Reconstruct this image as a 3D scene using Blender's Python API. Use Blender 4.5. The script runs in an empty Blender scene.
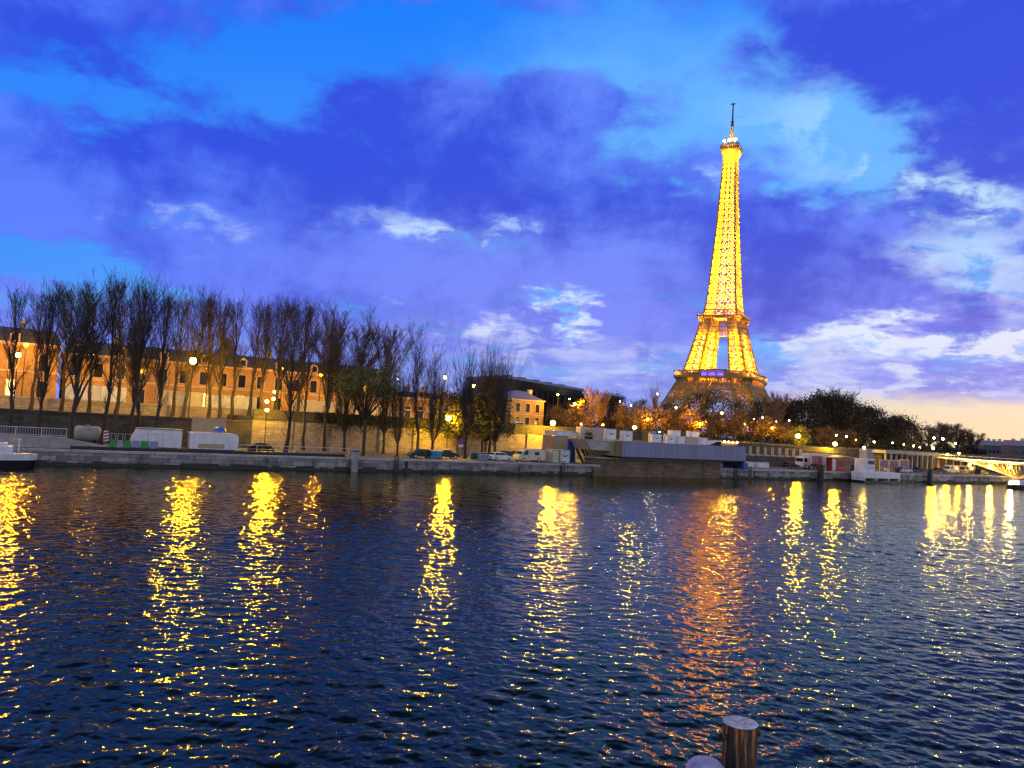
import bpy, math, random
import numpy as np
from mathutils import Vector, Matrix
R_ = math.radians
sc = bpy.context.scene
COL = sc.collection
PI = math.pi

# ------------------------------------------------------------------ camera
F_PX, ROLL, PITCH, EYE = 788.0, R_(3.3), R_(3.0), 8.0
cam = bpy.data.cameras.new('camera')
cam.sensor_width = 36.0
cam.lens = 36.0 * F_PX / 1024.0
cam.clip_start = 0.1
cam.clip_end = 6000
camo = bpy.data.objects.new('camera', cam)
COL.objects.link(camo)
camo.location = (0, 0, EYE)
camo.rotation_euler = (Matrix.Rotation(PI / 2 + PITCH, 4, 'X') @ Matrix.Rotation(ROLL, 4, 'Z')).to_euler()
sc.camera = camo


def ray(px, py):
    dx, dy = px - 512, 384 - py
    a = dx * math.cos(ROLL) - dy * math.sin(ROLL)
    b = dx * math.sin(ROLL) + dy * math.cos(ROLL)
    return (a, F_PX * math.cos(PITCH) - b * math.sin(PITCH), F_PX * math.sin(PITCH) + b * math.cos(PITCH))


def azel(px, py):
    x, y, z = ray(px, py)
    return math.degrees(math.atan2(x, y)), math.degrees(math.atan2(z, math.hypot(x, y)))


# ------------------------------------------------------------------ exposure
sc.view_settings.view_transform = 'Standard'
sc.view_settings.look = 'None'
sc.view_settings.exposure = 0.0
sc.view_settings.gamma = 1.0
sc.view_settings.use_curve_mapping = False
sc.cycles.use_denoising = True
sc.cycles.filter_width = 1.4
sc.cycles.max_bounces = 5
sc.cycles.diffuse_bounces = 2
sc.cycles.glossy_bounces = 3
sc.cycles.transparent_max_bounces = 6
sc.cycles.sample_clamp_indirect = 8.0
sc.cycles.caustics_reflective = False
sc.cycles.caustics_refractive = False


def lin(r, g, b, k=1.0):
    f = lambda c: (c / 255 / 12.92) if c <= 10.3 else ((c / 255 + 0.055) / 1.055) ** 2.4
    return (f(r) * k, f(g) * k, f(b) * k, 1.0)


# ------------------------------------------------------------------ world
world = bpy.data.worlds.new('World')
sc.world = world
world.use_nodes = True
nt = world.node_tree
for n_ in list(nt.nodes):
    nt.nodes.remove(n_)


def nd(kind, **kw):
    n_ = nt.nodes.new(kind)
    for k, v in kw.items():
        setattr(n_, k, v)
    return n_


def put(sock, v):
    if hasattr(v, 'is_output') or hasattr(v, 'links'):
        nt.links.new(v, sock)
    else:
        sock.default_value = v


def mth(op, a, b=None, clamp=False):
    n_ = nd('ShaderNodeMath', operation=op, use_clamp=clamp)
    put(n_.inputs[0], a)
    if b is not None:
        put(n_.inputs[1], b)
    return n_.outputs[0]


def sstep(v, lo, hi, a=0.0, b=1.0):
    n_ = nd('ShaderNodeMapRange', interpolation_type='SMOOTHSTEP')
    put(n_.inputs['Value'], v)
    n_.inputs['From Min'].default_value = lo
    n_.inputs['From Max'].default_value = hi
    n_.inputs['To Min'].default_value = a
    n_.inputs['To Max'].default_value = b
    return n_.outputs[0]


def mixc(f, a, b):
    n_ = nd('ShaderNodeMix', data_type='RGBA')
    put(n_.inputs[0], f)
    put(n_.inputs[6], a)
    put(n_.inputs[7], b)
    return n_.outputs[2]


def comb(x, y, z):
    n_ = nd('ShaderNodeCombineXYZ')
    put(n_.inputs[0], x); put(n_.inputs[1], y); put(n_.inputs[2], z)
    return n_.outputs[0]


def noise(vec, scale, detail=5, rough=0.55, dist=0.0, color=False):
    n_ = nd('ShaderNodeTexNoise')
    put(n_.inputs['Vector'], vec)
    n_.inputs['Scale'].default_value = scale
    n_.inputs['Detail'].default_value = detail
    n_.inputs['Roughness'].default_value = rough
    n_.inputs['Distortion'].default_value = dist
    return n_.outputs[1 if color else 0]


tc = nd('ShaderNodeTexCoord')
sep = nd('ShaderNodeSeparateXYZ')
nt.links.new(tc.outputs['Generated'], sep.inputs[0])
DX, DY, DZ = sep.outputs
AZ = mth('MULTIPLY', mth('ARCTAN2', DX, DY), 180 / PI)
EL = mth('MULTIPLY', mth('ARCSINE', DZ), 180 / PI)
# cloud-layer coordinates: flatten towards the horizon
inv = mth('DIVIDE', 1.0, mth('ADD', mth('MAXIMUM', DZ, 0.0), 0.22))
CV = comb(mth('MULTIPLY', DX, inv), mth('MULTIPLY', DY, inv), 0.0)
w1 = noise(CV, 1.6, 4, 0.55, 0, True)
sw = nd('ShaderNodeSeparateColor'); nt.links.new(w1, sw.inputs[0])
w2 = noise(CV, 6.0, 4, 0.6, 0, True)
sw2 = nd('ShaderNodeSeparateColor'); nt.links.new(w2, sw2.inputs[0])
AW = mth('ADD', AZ, mth('ADD', mth('MULTIPLY', mth('SUBTRACT', sw.outputs[0], 0.5), 16.0), mth('MULTIPLY', mth('SUBTRACT', sw2.outputs[0], 0.5), 9.0)))
EW = mth('ADD', EL, mth('ADD', mth('MULTIPLY', mth('SUBTRACT', sw.outputs[1], 0.5), 7.0), mth('MULTIPLY', mth('SUBTRACT', sw2.outputs[1], 0.5), 5.0)))
AE = comb(AW, EW, 0.0)


def blob(px, py, rx, ry, rot=0.0):
    a, e = azel(px, py)
    mp = nd('ShaderNodeMapping', vector_type='TEXTURE')
    nt.links.new(AE, mp.inputs['Vector'])
    mp.inputs['Location'].default_value = (a, e, 0)
    mp.inputs['Rotation'].default_value = (0, 0, R_(rot))
    mp.inputs['Scale'].default_value = (rx / 13.2, ry / 13.2, 1)
    ln = nd('ShaderNodeVectorMath', operation='LENGTH')
    nt.links.new(mp.outputs[0], ln.inputs[0])
    return sstep(ln.outputs['Value'], 0.0, 1.0, 1.0, 0.0)


def blobs(rows, start=0.0):
    acc = start
    for r in rows:
        acc = mth('ADD', acc, mth('MULTIPLY', blob(*r[:5]), r[5]))
    return acc


fb = noise(CV, 2.6, 9, 0.64, 0.4)
fb2 = noise(CV, 7.5, 9, 0.66, 0.5)
fb3 = noise(tc.outputs['Generated'], 5.5, 9, 0.6, 0.5)
fb4 = noise(tc.outputs['Generated'], 15.0, 8, 0.6, 0.3)
fine = mth('ADD', mth('ADD', mth('MULTIPLY', fb, 0.34), mth('MULTIPLY', fb2, 0.24)), mth('ADD', mth('MULTIPLY', fb3, 0.26), mth('MULTIPLY', fb4, 0.16)))
# clear azure sky, deepening upward
clear = mixc(sstep(EL, 4.0, 30.0), lin(96, 172, 255), lin(16, 124, 252))
clear = mixc(sstep(AZ, -36.0, -8.0, 0.55, 0.0), clear, lin(14, 122, 250))
clear = mixc(sstep(blobs([(640, 120, 330, 170, 0, 0.5), (880, 190, 300, 190, 0, 0.6)]), 0.05, 0.5), clear, lin(98, 178, 255))
# cloud deck: negative rows are the gaps
dens = blobs([
    (120, 40, 170, 34, -14, 0.30), (60, 95, 250, 40, 4, -0.62), (330, 55, 330, 62, 8, -0.60), (560, 45, 300, 60, 0, -0.55),
    (215, 90, 120, 40, 0, -0.12), (55, 265, 170, 50, 0, -0.72), (195, 215, 130, 34, 0, -0.30), (650, 140, 110, 60, 25, -0.42),
    (820, 130, 190, 75, -12, -0.72), (985, 250, 70, 80, 40, -0.5), (850, 345, 260, 26, 2, -0.48), (700, 20, 90, 40, 0, -0.3),
    (440, 230, 150, 22, -8, -0.34), (560, 316, 70, 14, 0, -0.40), (700, 180, 40, 20, 20, -0.2),
    (930, 35, 230, 70, 0, 0.10), (985, 140, 90, 50, -10, 0.42), (820, 250, 200, 75, 0, 0.40), (560, 200, 260, 120, 0, 0.28), (250, 190, 330, 90, -10, 0.26),
    (590, 375, 330, 26, 0, -0.30)], 0.78)
dens = mth('ADD', dens, mth('MULTIPLY', mth('SUBTRACT', fine, 0.5), 2.6))
cl = sstep(dens, 0.30, 0.74)
tnoise = mth('ADD', mth('MULTIPLY', fine, 0.4), mth('ADD', mth('MULTIPLY', fb3, 0.35), mth('MULTIPLY', fb4, 0.25)))
tone = sstep(mth('ADD', tnoise, blobs([(300, 130, 420, 120, -8, -0.14), (470, 265, 330, 90, 0, 0.10), (930, 40, 260, 90, 0, -0.22), (985, 140, 110, 60, 0, -0.22), (850, 250, 260, 80, 0, -0.10), (560, 300, 420, 60, 0, 0.02)])), 0.37, 0.60)
cloud = mixc(tone, lin(50, 78, 222), lin(98, 138, 255))
cloud = mixc(sstep(EL, 8.0, 19.0, 0.75, 0.0), cloud, mixc(tone, lin(80, 86, 206), lin(128, 136, 248)))
cloud = mixc(sstep(AZ, -34.0, 2.0, 0.65, 0.0), cloud, mixc(tone, lin(42, 80, 230), lin(72, 122, 255)))
skyc = mixc(cl, clear, cloud)
# thin bright edges where the last light comes through
br = blobs([(450, 230, 150, 28, -8, 1.0), (520, 218, 50, 18, -20, 0.6), (545, 316, 62, 13, 0, 1.0), (375, 228, 60, 14, -10, 0.5), (985, 255, 62, 70, 40, 0.62),
            (960, 180, 110, 22, -25, 0.9), (850, 130, 180, 50, -10, 0.62), (900, 335, 210, 22, 3, 1.15), (820, 362, 120, 12, 3, 0.7), (560, 345, 240, 30, 0, 0.45), (700, 384, 400, 20, 2, 0.62),
            (1000, 330, 80, 26, 0, 0.7), (200, 220, 70, 16, -10, 0.35), (700, 175, 26, 12, 30, 0.6), (440, 325, 140, 14, -4, 0.6), (940, 385, 200, 16, 0, 0.6)])
edge = sstep(mth('ADD', mth('ADD', mth('MULTIPLY', fb2, 0.6), mth('MULTIPLY', fb4, 0.4)), mth('MULTIPLY', mth('SUBTRACT', fb3, 0.5), 0.9)), 0.45, 0.585)
brf = mth('MULTIPLY', br, mth('ADD', mth('MULTIPLY', edge, 1.0), 0.10), True)
skyc = mixc(mth('MULTIPLY', brf, 0.92), skyc, mixc(sstep(EL, 6.0, 20.0), lin(232, 238, 252), lin(176, 222, 255)))
# low lavender veil, and the warm afterglow on the right-hand horizon
veil = mth('MULTIPLY', sstep(EL, 1.0, 9.0, 1.0, 0.0), 0.62)
skyc = mixc(veil, skyc, mixc(sstep(mth('ADD', fb2, mth('MULTIPLY', fb, 0.5)), 0.55, 0.95), lin(134, 150, 236), lin(166, 186, 247)))
glow = mth('MULTIPLY', sstep(mth('ADD', EL, mth('MULTIPLY', mth('SUBTRACT', fb2, 0.5), 1.6)), 2.6, 4.0, 1.0, 0.0), sstep(AZ, 12.0, 27.0))
skyc = mixc(mth('MULTIPLY', glow, 0.96), skyc, mixc(sstep(EL, 0.0, 3.2), lin(246, 222, 176), lin(236, 222, 196)))
# the part of the sky at the photographer's back and overhead: brightened behind to fill the fronts, darkened overhead for the water
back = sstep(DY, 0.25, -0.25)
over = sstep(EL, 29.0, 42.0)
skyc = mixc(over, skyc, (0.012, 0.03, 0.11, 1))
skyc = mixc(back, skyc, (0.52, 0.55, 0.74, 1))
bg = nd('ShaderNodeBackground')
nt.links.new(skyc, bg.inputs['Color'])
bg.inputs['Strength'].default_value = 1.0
SUN_AZ, SUN_EL = 42.0, 1.0
sky = nd('ShaderNodeTexSky', sky_type='NISHITA')
sky.sun_disc = False
sky.sun_elevation = R_(SUN_EL)
sky.sun_rotation = R_(SUN_AZ)
bg2 = nd('ShaderNodeBackground')
nt.links.new(sky.outputs[0], bg2.inputs['Color'])
bg2.inputs['Strength'].default_value = 0.012
adds = nd('ShaderNodeAddShader')
nt.links.new(bg.outputs[0], adds.inputs[0])
nt.links.new(bg2.outputs[0], adds.inputs[1])
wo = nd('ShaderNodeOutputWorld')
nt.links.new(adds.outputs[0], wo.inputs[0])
world.cycles.sampling_method = 'MANUAL'
world.cycles.sample_map_resolution = 512

sun = bpy.data.lights.new('sun', 'SUN')
sun.energy = 0.08
sun.angle = R_(12)
sun.color = (1.0, 0.78, 0.6)
suno = bpy.data.objects.new('sun', sun)
COL.objects.link(suno)
sd = Vector((math.sin(R_(SUN_AZ)), math.cos(R_(SUN_AZ)), math.tan(R_(3.0))))
suno.rotation_euler = sd.to_track_quat('Z', 'Y').to_euler()

# ------------------------------------------------------------------ bank frame: s along the far bank, t behind its edge
TH = R_(31.68)
U = (math.cos(TH), math.sin(TH))
NV = (-math.sin(TH), math.cos(TH))
BY = 129.26


def P(s, t, z=0.0):
    return Vector((U[0] * s + NV[0] * t, BY + U[1] * s + NV[1] * t, z))


def hit(px, py, t):
    d = ray(px, py)
    k = (BY * NV[1] + t) / (d[0] * NV[0] + d[1] * NV[1])
    x, y = d[0] * k, d[1] * k
    return U[0] * x + U[1] * (y - BY), d[2] * k + EYE


def S(px, t, py=450):
    return hit(px, py, t)[0]


QZ = 1.9       # lower quay
# ------------------------------------------------------------------ helpers
class MB:
    def __init__(self):
        self.v, self.f = [], []

    def quadpts(self, pts):
        i = len(self.v)
        self.v += [tuple(p) for p in pts]
        self.f.append(tuple(range(i, i + len(pts))))

    def box(self, x0, x1, y0, y1, z0, z1):
        i = len(self.v)
        self.v += [(x0, y0, z0), (x1, y0, z0), (x1, y1, z0), (x0, y1, z0), (x0, y0, z1), (x1, y0, z1), (x1, y1, z1), (x0, y1, z1)]
        for q in ((0, 3, 2, 1), (4, 5, 6, 7), (0, 1, 5, 4), (1, 2, 6, 5), (2, 3, 7, 6), (3, 0, 4, 7)):
            self.f.append(tuple(i + k for k in q))
        return self

    def bevbox(self, x0, x1, y0, y1, z0, z1, b):
        # chamfered in plan and on the top edge
        pl = lambda c: [(x0 + c, y0), (x1 - c, y0), (x1, y0 + c), (x1, y1 - c), (x1 - c, y1), (x0 + c, y1), (x0, y1 - c), (x0, y0 + c)]
        top = [(x0 + b + (b if k in (6, 7) else 0) - (b if k in (6, 7) else 0), 0) for k in range(8)]
        lo = pl(b)
        cx, cy = (x0 + x1) / 2, (y0 + y1) / 2
        hi = [(cx + (x - cx) * (1 - 2 * b / max(x1 - x0, 1e-6)), cy + (y - cy) * (1 - 2 * b / max(y1 - y0, 1e-6))) for x, y in lo]
        self.loft([[(x, y, z0) for x, y in lo], [(x, y, z1 - b) for x, y in lo], [(x, y, z1) for x, y in hi]])
        return self

    def loft(self, rings, cap=True):
        n = len(rings[0]); i = len(self.v)
        for r in rings:
            self.v += [tuple(p) for p in r]
        for k in range(len(rings) - 1):
            for j in range(n):
                a = i + k * n + j; b = i + k * n + (j + 1) % n
                self.f.append((a, b, b + n, a + n))
        if cap:
            self.f.append(tuple(i + j for j in reversed(range(n))))
            self.f.append(tuple(i + (len(rings) - 1) * n + j for j in range(n)))
        return self

    def prism(self, poly, y0, y1):
        """poly in x,z extruded along y"""
        return self.loft([[(x, y1, z) for x, z in poly], [(x, y0, z) for x, z in poly]])

    def prismx(self, poly, x0, x1):
        """poly in y,z extruded along x"""
        return self.loft([[(x0, y, z) for y, z in poly], [(x1, y, z) for y, z in poly]])

    def prismz(self, poly, z0, z1):
        return self.loft([[(x, y, z0) for x, y in poly], [(x, y, z1) for x, y in poly]])

    def bar(self, p, q, w, h=None):
        h = h or w
        p, q = Vector(p), Vector(q)
        d = (q - p).normalized()
        up = Vector((0, 0, 1)) if abs(d.z) < 0.95 else Vector((1, 0, 0))
        a = d.cross(up).normalized() * (w / 2)
        b = a.cross(d).normalized() * (h / 2)
        self.loft([[p - a - b, p + a - b, p + a + b, p - a + b], [q - a - b, q + a - b, q + a + b, q - a + b]])
        return self

    def tube(self, p, q, r0, r1, n=8, cap=True):
        p, q = Vector(p), Vector(q)
        d = (q - p).normalized()
        up = Vector((0, 0, 1)) if abs(d.z) < 0.95 else Vector((1, 0, 0))
        a = d.cross(up).normalized()
        b = d.cross(a)
        rg = []
        for c, r in ((p, r0), (q, r1)):
            rg.append([c + a * (r * math.cos(2 * PI * k / n)) + b * (r * math.sin(2 * PI * k / n)) for k in range(n)])
        self.loft(rg, cap)
        return self

    def lathe(self, prof, n=16, cx=0.0, cy=0.0):
        self.loft([[(cx + r * math.cos(2 * PI * k / n), cy + r * math.sin(2 * PI * k / n), z) for k in range(n)] for r, z in prof])
        return self

    def sphere(self, c, r, n=10, m=6, sz=1.0):
        pr = [(max(r * math.sin(PI * k / m), r * 0.02), c[2] - sz * r * math.cos(PI * k / m)) for k in range(m + 1)]
        return self.lathe(pr, n, c[0], c[1])

    def build(self, name, m, parent=None, smooth=False):
        me = bpy.data.meshes.new(name)
        me.from_pydata(self.v, [], self.f)
        me.update()
        if smooth:
            me.polygons.foreach_set('use_smooth', [True] * len(me.polygons))
        o = bpy.data.objects.new(name, me)
        COL.objects.link(o)
        if m is not None:
            me.materials.append(m)
        if parent is not None:
            o.parent = parent
        return o


def tag(o, label=None, cat=None, group=None, kind=None):
    if label: o['label'] = label
    if cat: o['category'] = cat
    if group: o['group'] = group
    if kind: o['kind'] = kind
    return o


def thing(name, label, cat, loc=(0, 0, 0), rz=0.0, group=None):
    o = bpy.data.objects.new(name, None)
    COL.objects.link(o)
    o.empty_display_size = 0.3
    o.location = loc
    o.rotation_euler = (0, 0, rz)
    return tag(o, label, cat, group)


def bank_thing(name, label, cat, s, t, z=QZ, group=None, rz=0.0):
    return thing(name, label, cat, P(s, t, z), TH + rz, group)


def dup(root, loc, rz, label, group=None, scale=None):
    r = root.copy()
    COL.objects.link(r)
    r.location = loc
    r.rotation_euler = (0, 0, rz)
    if scale is not None: r.scale = scale
    r['label'] = label
    if group: r['group'] = group
    for ch in list(root.children):
        c = ch.copy(); COL.objects.link(c); c.parent = r
        for g in list(ch.children):
            d = g.copy(); COL.objects.link(d); d.parent = c
    return r


# ------------------------------------------------------------------ materials
def mat(name, col, rough=0.7, var=0.25, scale=1.0, metal=0.0, bump=0.0, streak=0.0, col2=None, spec=0.5):
    m = bpy.data.materials.new(name)
    m.use_nodes = True
    t = m.node_tree
    b = t.nodes['Principled BSDF']
    b.inputs['Roughness'].default_value = rough
    b.inputs['Metallic'].default_value = metal
    b.inputs['Specular IOR Level'].default_value = spec
    c = t.nodes.new('ShaderNodeTexCoord')
    n1 = t.nodes.new('ShaderNodeTexNoise')
    n1.inputs['Scale'].default_value = scale
    n1.inputs['Detail'].default_value = 6
    n1.inputs['Roughness'].default_value = 0.62
    if streak:
        mp = t.nodes.new('ShaderNodeMapping')
        mp.inputs['Scale'].default_value = (1, 1, streak)
        t.links.new(c.outputs['Object'], mp.inputs[0])
        t.links.new(mp.outputs[0], n1.inputs['Vector'])
    else:
        t.links.new(c.outputs['Object'], n1.inputs['Vector'])
    rp = t.nodes.new('ShaderNodeValToRGB')
    rp.color_ramp.elements[0].position = 0.30
    rp.color_ramp.elements[1].position = 0.70
    c2 = col2 or tuple(min(1, x * (1 + var)) for x in col[:3])
    c1 = tuple(x * (1 - var) for x in col[:3])
    rp.color_ramp.elements[0].color = (*c1, 1)
    rp.color_ramp.elements[1].color = (*c2, 1)
    t.links.new(n1.outputs[0], rp.inputs[0])
    t.links.new(rp.outputs[0], b.inputs['Base Color'])
    if bump:
        bp = t.nodes.new('ShaderNodeBump')
        bp.inputs['Strength'].default_value = bump
        bp.inputs['Distance'].default_value = 0.05
        t.links.new(n1.outputs[0], bp.inputs['Height'])
        t.links.new(bp.outputs[0], b.inputs['Normal'])
    return m


def stone(name, col, bw=1.2, bh=0.5, mortar=0.02, var=0.3, stain=0.6, axis='XZ', dark=(0.03, 0.035, 0.03)):
    """coursed stone with stains; object coordinates, x along the wall, z up"""
    m = bpy.data.materials.new(name)
    m.use_nodes = True
    t = m.node_tree
    b = t.nodes['Principled BSDF']
    b.inputs['Roughness'].default_value = 0.85
    c = t.nodes.new('ShaderNodeTexCoord')
    sp = t.nodes.new('ShaderNodeSeparateXYZ')
    t.links.new(c.outputs['Object'], sp.inputs[0])
    cb = t.nodes.new('ShaderNodeCombineXYZ')
    t.links.new(sp.outputs[0], cb.inputs[0]); t.links.new(sp.outputs[2], cb.inputs[1])
    br_ = t.nodes.new('ShaderNodeTexBrick')
    t.links.new(cb.outputs[0], br_.inputs['Vector'])
    br_.inputs['Scale'].default_value = 1.0
    br_.inputs['Brick Width'].default_value = bw
    br_.inputs['Row Height'].default_value = bh
    br_.inputs['Mortar Size'].default_value = mortar
    br_.inputs['Color1'].default_value = (*[x * (1 - var) for x in col], 1)
    br_.inputs['Color2'].default_value = (*[x * (1 + var) for x in col], 1)
    br_.inputs['Mortar'].default_value = (*[x * 0.4 for x in col], 1)
    n1 = t.nodes.new('ShaderNodeTexNoise')
    n1.inputs['Scale'].default_value = 0.7
    n1.inputs['Detail'].default_value = 8
    n1.inputs['Roughness'].default_value = 0.7
    mp = t.nodes.new('ShaderNodeMapping')
    mp.inputs['Scale'].default_value = (1, 1, 0.45)
    t.links.new(c.outputs['Object'], mp.inputs[0]); t.links.new(mp.outputs[0], n1.inputs['Vector'])
    rp = t.nodes.new('ShaderNodeMapRange')
    rp.inputs['From Min'].default_value = 0.5; rp.inputs['From Max'].default_value = 0.66
    rp.inputs['To Max'].default_value = stain
    t.links.new(n1.outputs[0], rp.inputs[0])
    mx = t.nodes.new('ShaderNodeMix'); mx.data_type = 'RGBA'
    t.links.new(rp.outputs[0], mx.inputs[0])
    t.links.new(br_.outputs[0], mx.inputs[6])
    mx.inputs[7].default_value = (*dark, 1)
    t.links.new(mx.outputs[2], b.inputs['Base Color'])
    bp = t.nodes.new('ShaderNodeBump')
    bp.inputs['Strength'].default_value = 0.5; bp.inputs['Distance'].default_value = 0.04
    t.links.new(n1.outputs[0], bp.inputs['Height'])
    t.links.new(bp.outputs[0], b.inputs['Normal'])
    return m


def emit(name, col, strength):
    m = bpy.data.materials.new(name)
    m.use_nodes = True
    b = m.node_tree.nodes['Principled BSDF']
    b.inputs['Base Color'].default_value = (0.8, 0.8, 0.8, 1)
    b.inputs['Emission Color'].default_value = (*col, 1)
    b.inputs['Emission Strength'].default_value = strength
    return m


M = {}
M['bark'] = mat('bark', (0.045, 0.034, 0.026), 0.9, 0.35, 3.0, bump=0.4)
M['twig'] = mat('twigs', (0.05, 0.036, 0.028), 0.9, 0.3, 1.0)
M['paletwig'] = mat('pale_twigs', (0.17, 0.11, 0.065), 0.9, 0.3, 1.0)
M['leaf_green'] = mat('leaf_green', (0.105, 0.125, 0.022), 0.6, 0.5, 0.6)
M['leaf_rust'] = mat('leaf_rust', (0.16, 0.095, 0.035), 0.6, 0.5, 0.6)
M['leaf_olive'] = mat('leaf_olive', (0.07, 0.075, 0.025), 0.6, 0.5, 0.6)
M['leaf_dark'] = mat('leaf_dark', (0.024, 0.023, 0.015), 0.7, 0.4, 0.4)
M['ivy'] = mat('ivy', (0.03, 0.045, 0.02), 0.7, 0.5, 1.2)
M['quay'] = stone('quay_stone', (0.30, 0.28, 0.27), 1.6, 0.6, 0.03, 0.38, 0.95, dark=(0.045, 0.045, 0.045))
M['coping'] = mat('coping_stone', (0.40, 0.38, 0.38), 0.8, 0.3, 0.8, bump=0.2)
M['slime'] = mat('waterline_slime', (0.018, 0.022, 0.016), 0.4, 0.5, 1.0, bump=0.5)
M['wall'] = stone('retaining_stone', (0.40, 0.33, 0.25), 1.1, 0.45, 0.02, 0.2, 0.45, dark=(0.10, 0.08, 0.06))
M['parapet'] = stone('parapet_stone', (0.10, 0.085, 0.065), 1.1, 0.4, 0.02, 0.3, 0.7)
M['pave'] = mat('quay_cobbles', (0.13, 0.12, 0.12), 0.8, 0.35, 0.8, bump=0.3)
M['asphalt'] = mat('asphalt', (0.05, 0.05, 0.052), 0.8, 0.25, 1.5)
M['soil'] = mat('soil', (0.05, 0.05, 0.03), 0.95, 0.4, 0.3)
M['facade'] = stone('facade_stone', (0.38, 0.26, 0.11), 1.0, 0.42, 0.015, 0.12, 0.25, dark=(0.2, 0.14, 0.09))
M['trim'] = mat('trim_stone', (0.5, 0.42, 0.31), 0.8, 0.15, 1.0)
M['slate'] = mat('roof_slate', (0.035, 0.04, 0.055), 0.55, 0.3, 1.5)
M['blueslate'] = mat('blue_slate', (0.16, 0.18, 0.26), 0.5, 0.2, 1.5)
M['glass'] = mat('dark_glass', (0.015, 0.017, 0.02), 0.12, 0.2, 1.0)
M['white'] = mat('white_paint', (0.78, 0.77, 0.75), 0.45, 0.26, 1.1, streak=0.3, col2=(0.84, 0.84, 0.84))
M['cream'] = mat('cream_paint', (0.62, 0.56, 0.42), 0.5, 0.12, 1.5)
M['tan'] = mat('tan_panel', (0.42, 0.33, 0.19), 0.6, 0.15, 1.0)
M['grey'] = mat('grey_metal', (0.30, 0.30, 0.32), 0.5, 0.2, 1.0, metal=0.2)
M['dgrey'] = mat('dark_metal', (0.03, 0.03, 0.035), 0.5, 0.3, 2.0, metal=0.3)
M['steel'] = mat('galvanised_steel', (0.5, 0.5, 0.52), 0.4, 0.12, 2.0, metal=0.4)
M['concrete'] = mat('concrete', (0.38, 0.36, 0.33), 0.85, 0.3, 0.6, bump=0.2)
M['brownstone'] = stone('brown_stone', (0.20, 0.14, 0.085), 1.4, 0.55, 0.03, 0.25, 0.6)
M['deckblue'] = mat('blue_grey_cladding', (0.25, 0.26, 0.37), 0.55, 0.14, 0.6, streak=0.2)
M['blue'] = mat('blue_paint', (0.05, 0.09, 0.34), 0.45, 0.15, 1.0)
M['brightblue'] = mat('bright_blue', (0.02, 0.14, 0.6), 0.4, 0.15, 1.0)
M['cyan'] = mat('cyan_paint', (0.04, 0.28, 0.42), 0.4, 0.15, 1.0)
M['green'] = mat('green_paint', (0.02, 0.26, 0.05), 0.45, 0.15, 1.0)
M['dgreen'] = mat('dark_green_paint', (0.015, 0.08, 0.04), 0.5, 0.2, 1.0)
M['red'] = mat('red_paint', (0.42, 0.02, 0.02), 0.45, 0.2, 1.0)
M['pink'] = mat('dusty_pink', (0.5, 0.36, 0.33), 0.6, 0.1, 1.0)
M['wood'] = mat('wood_planks', (0.22, 0.13, 0.06), 0.7, 0.35, 3.0, streak=0.2)
M['tyre'] = mat('rubber', (0.015, 0.015, 0.016), 0.8, 0.2, 3.0)
M['black'] = mat('black_paint', (0.012, 0.012, 0.014), 0.4, 0.3, 2.0)
M['iron'] = mat('tower_iron', (0.36, 0.23, 0.075), 0.6, 0.12, 0.05)
M['silver'] = mat('silver_paint', (0.55, 0.57, 0.6), 0.3, 0.05, 1.0, metal=0.3)
M['bulb_sod'] = emit('sodium_bulb', (1.0, 0.44, 0.006), 1200)
M['bulb_street'] = emit('bright_sodium_bulb', (1.0, 0.36, 0.0002), 1900)
M['bulb_park'] = emit('park_bulb', (1.0, 0.40, 0.003), 6500)
M['bulb_yel'] = emit('yellow_bulb', (1.0, 0.54, 0.01), 1200)
M['bulb_small'] = emit('pale_bulb', (1.0, 0.60, 0.10), 420)
M['bulb_white'] = emit('white_bulb', (1.0, 0.80, 0.55), 380)
M['bulb_green'] = emit('green_lens', (0.1, 1.0, 0.35), 40)
M['bulb_red'] = emit('red_lens', (1.0, 0.05, 0.03), 40)

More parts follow.
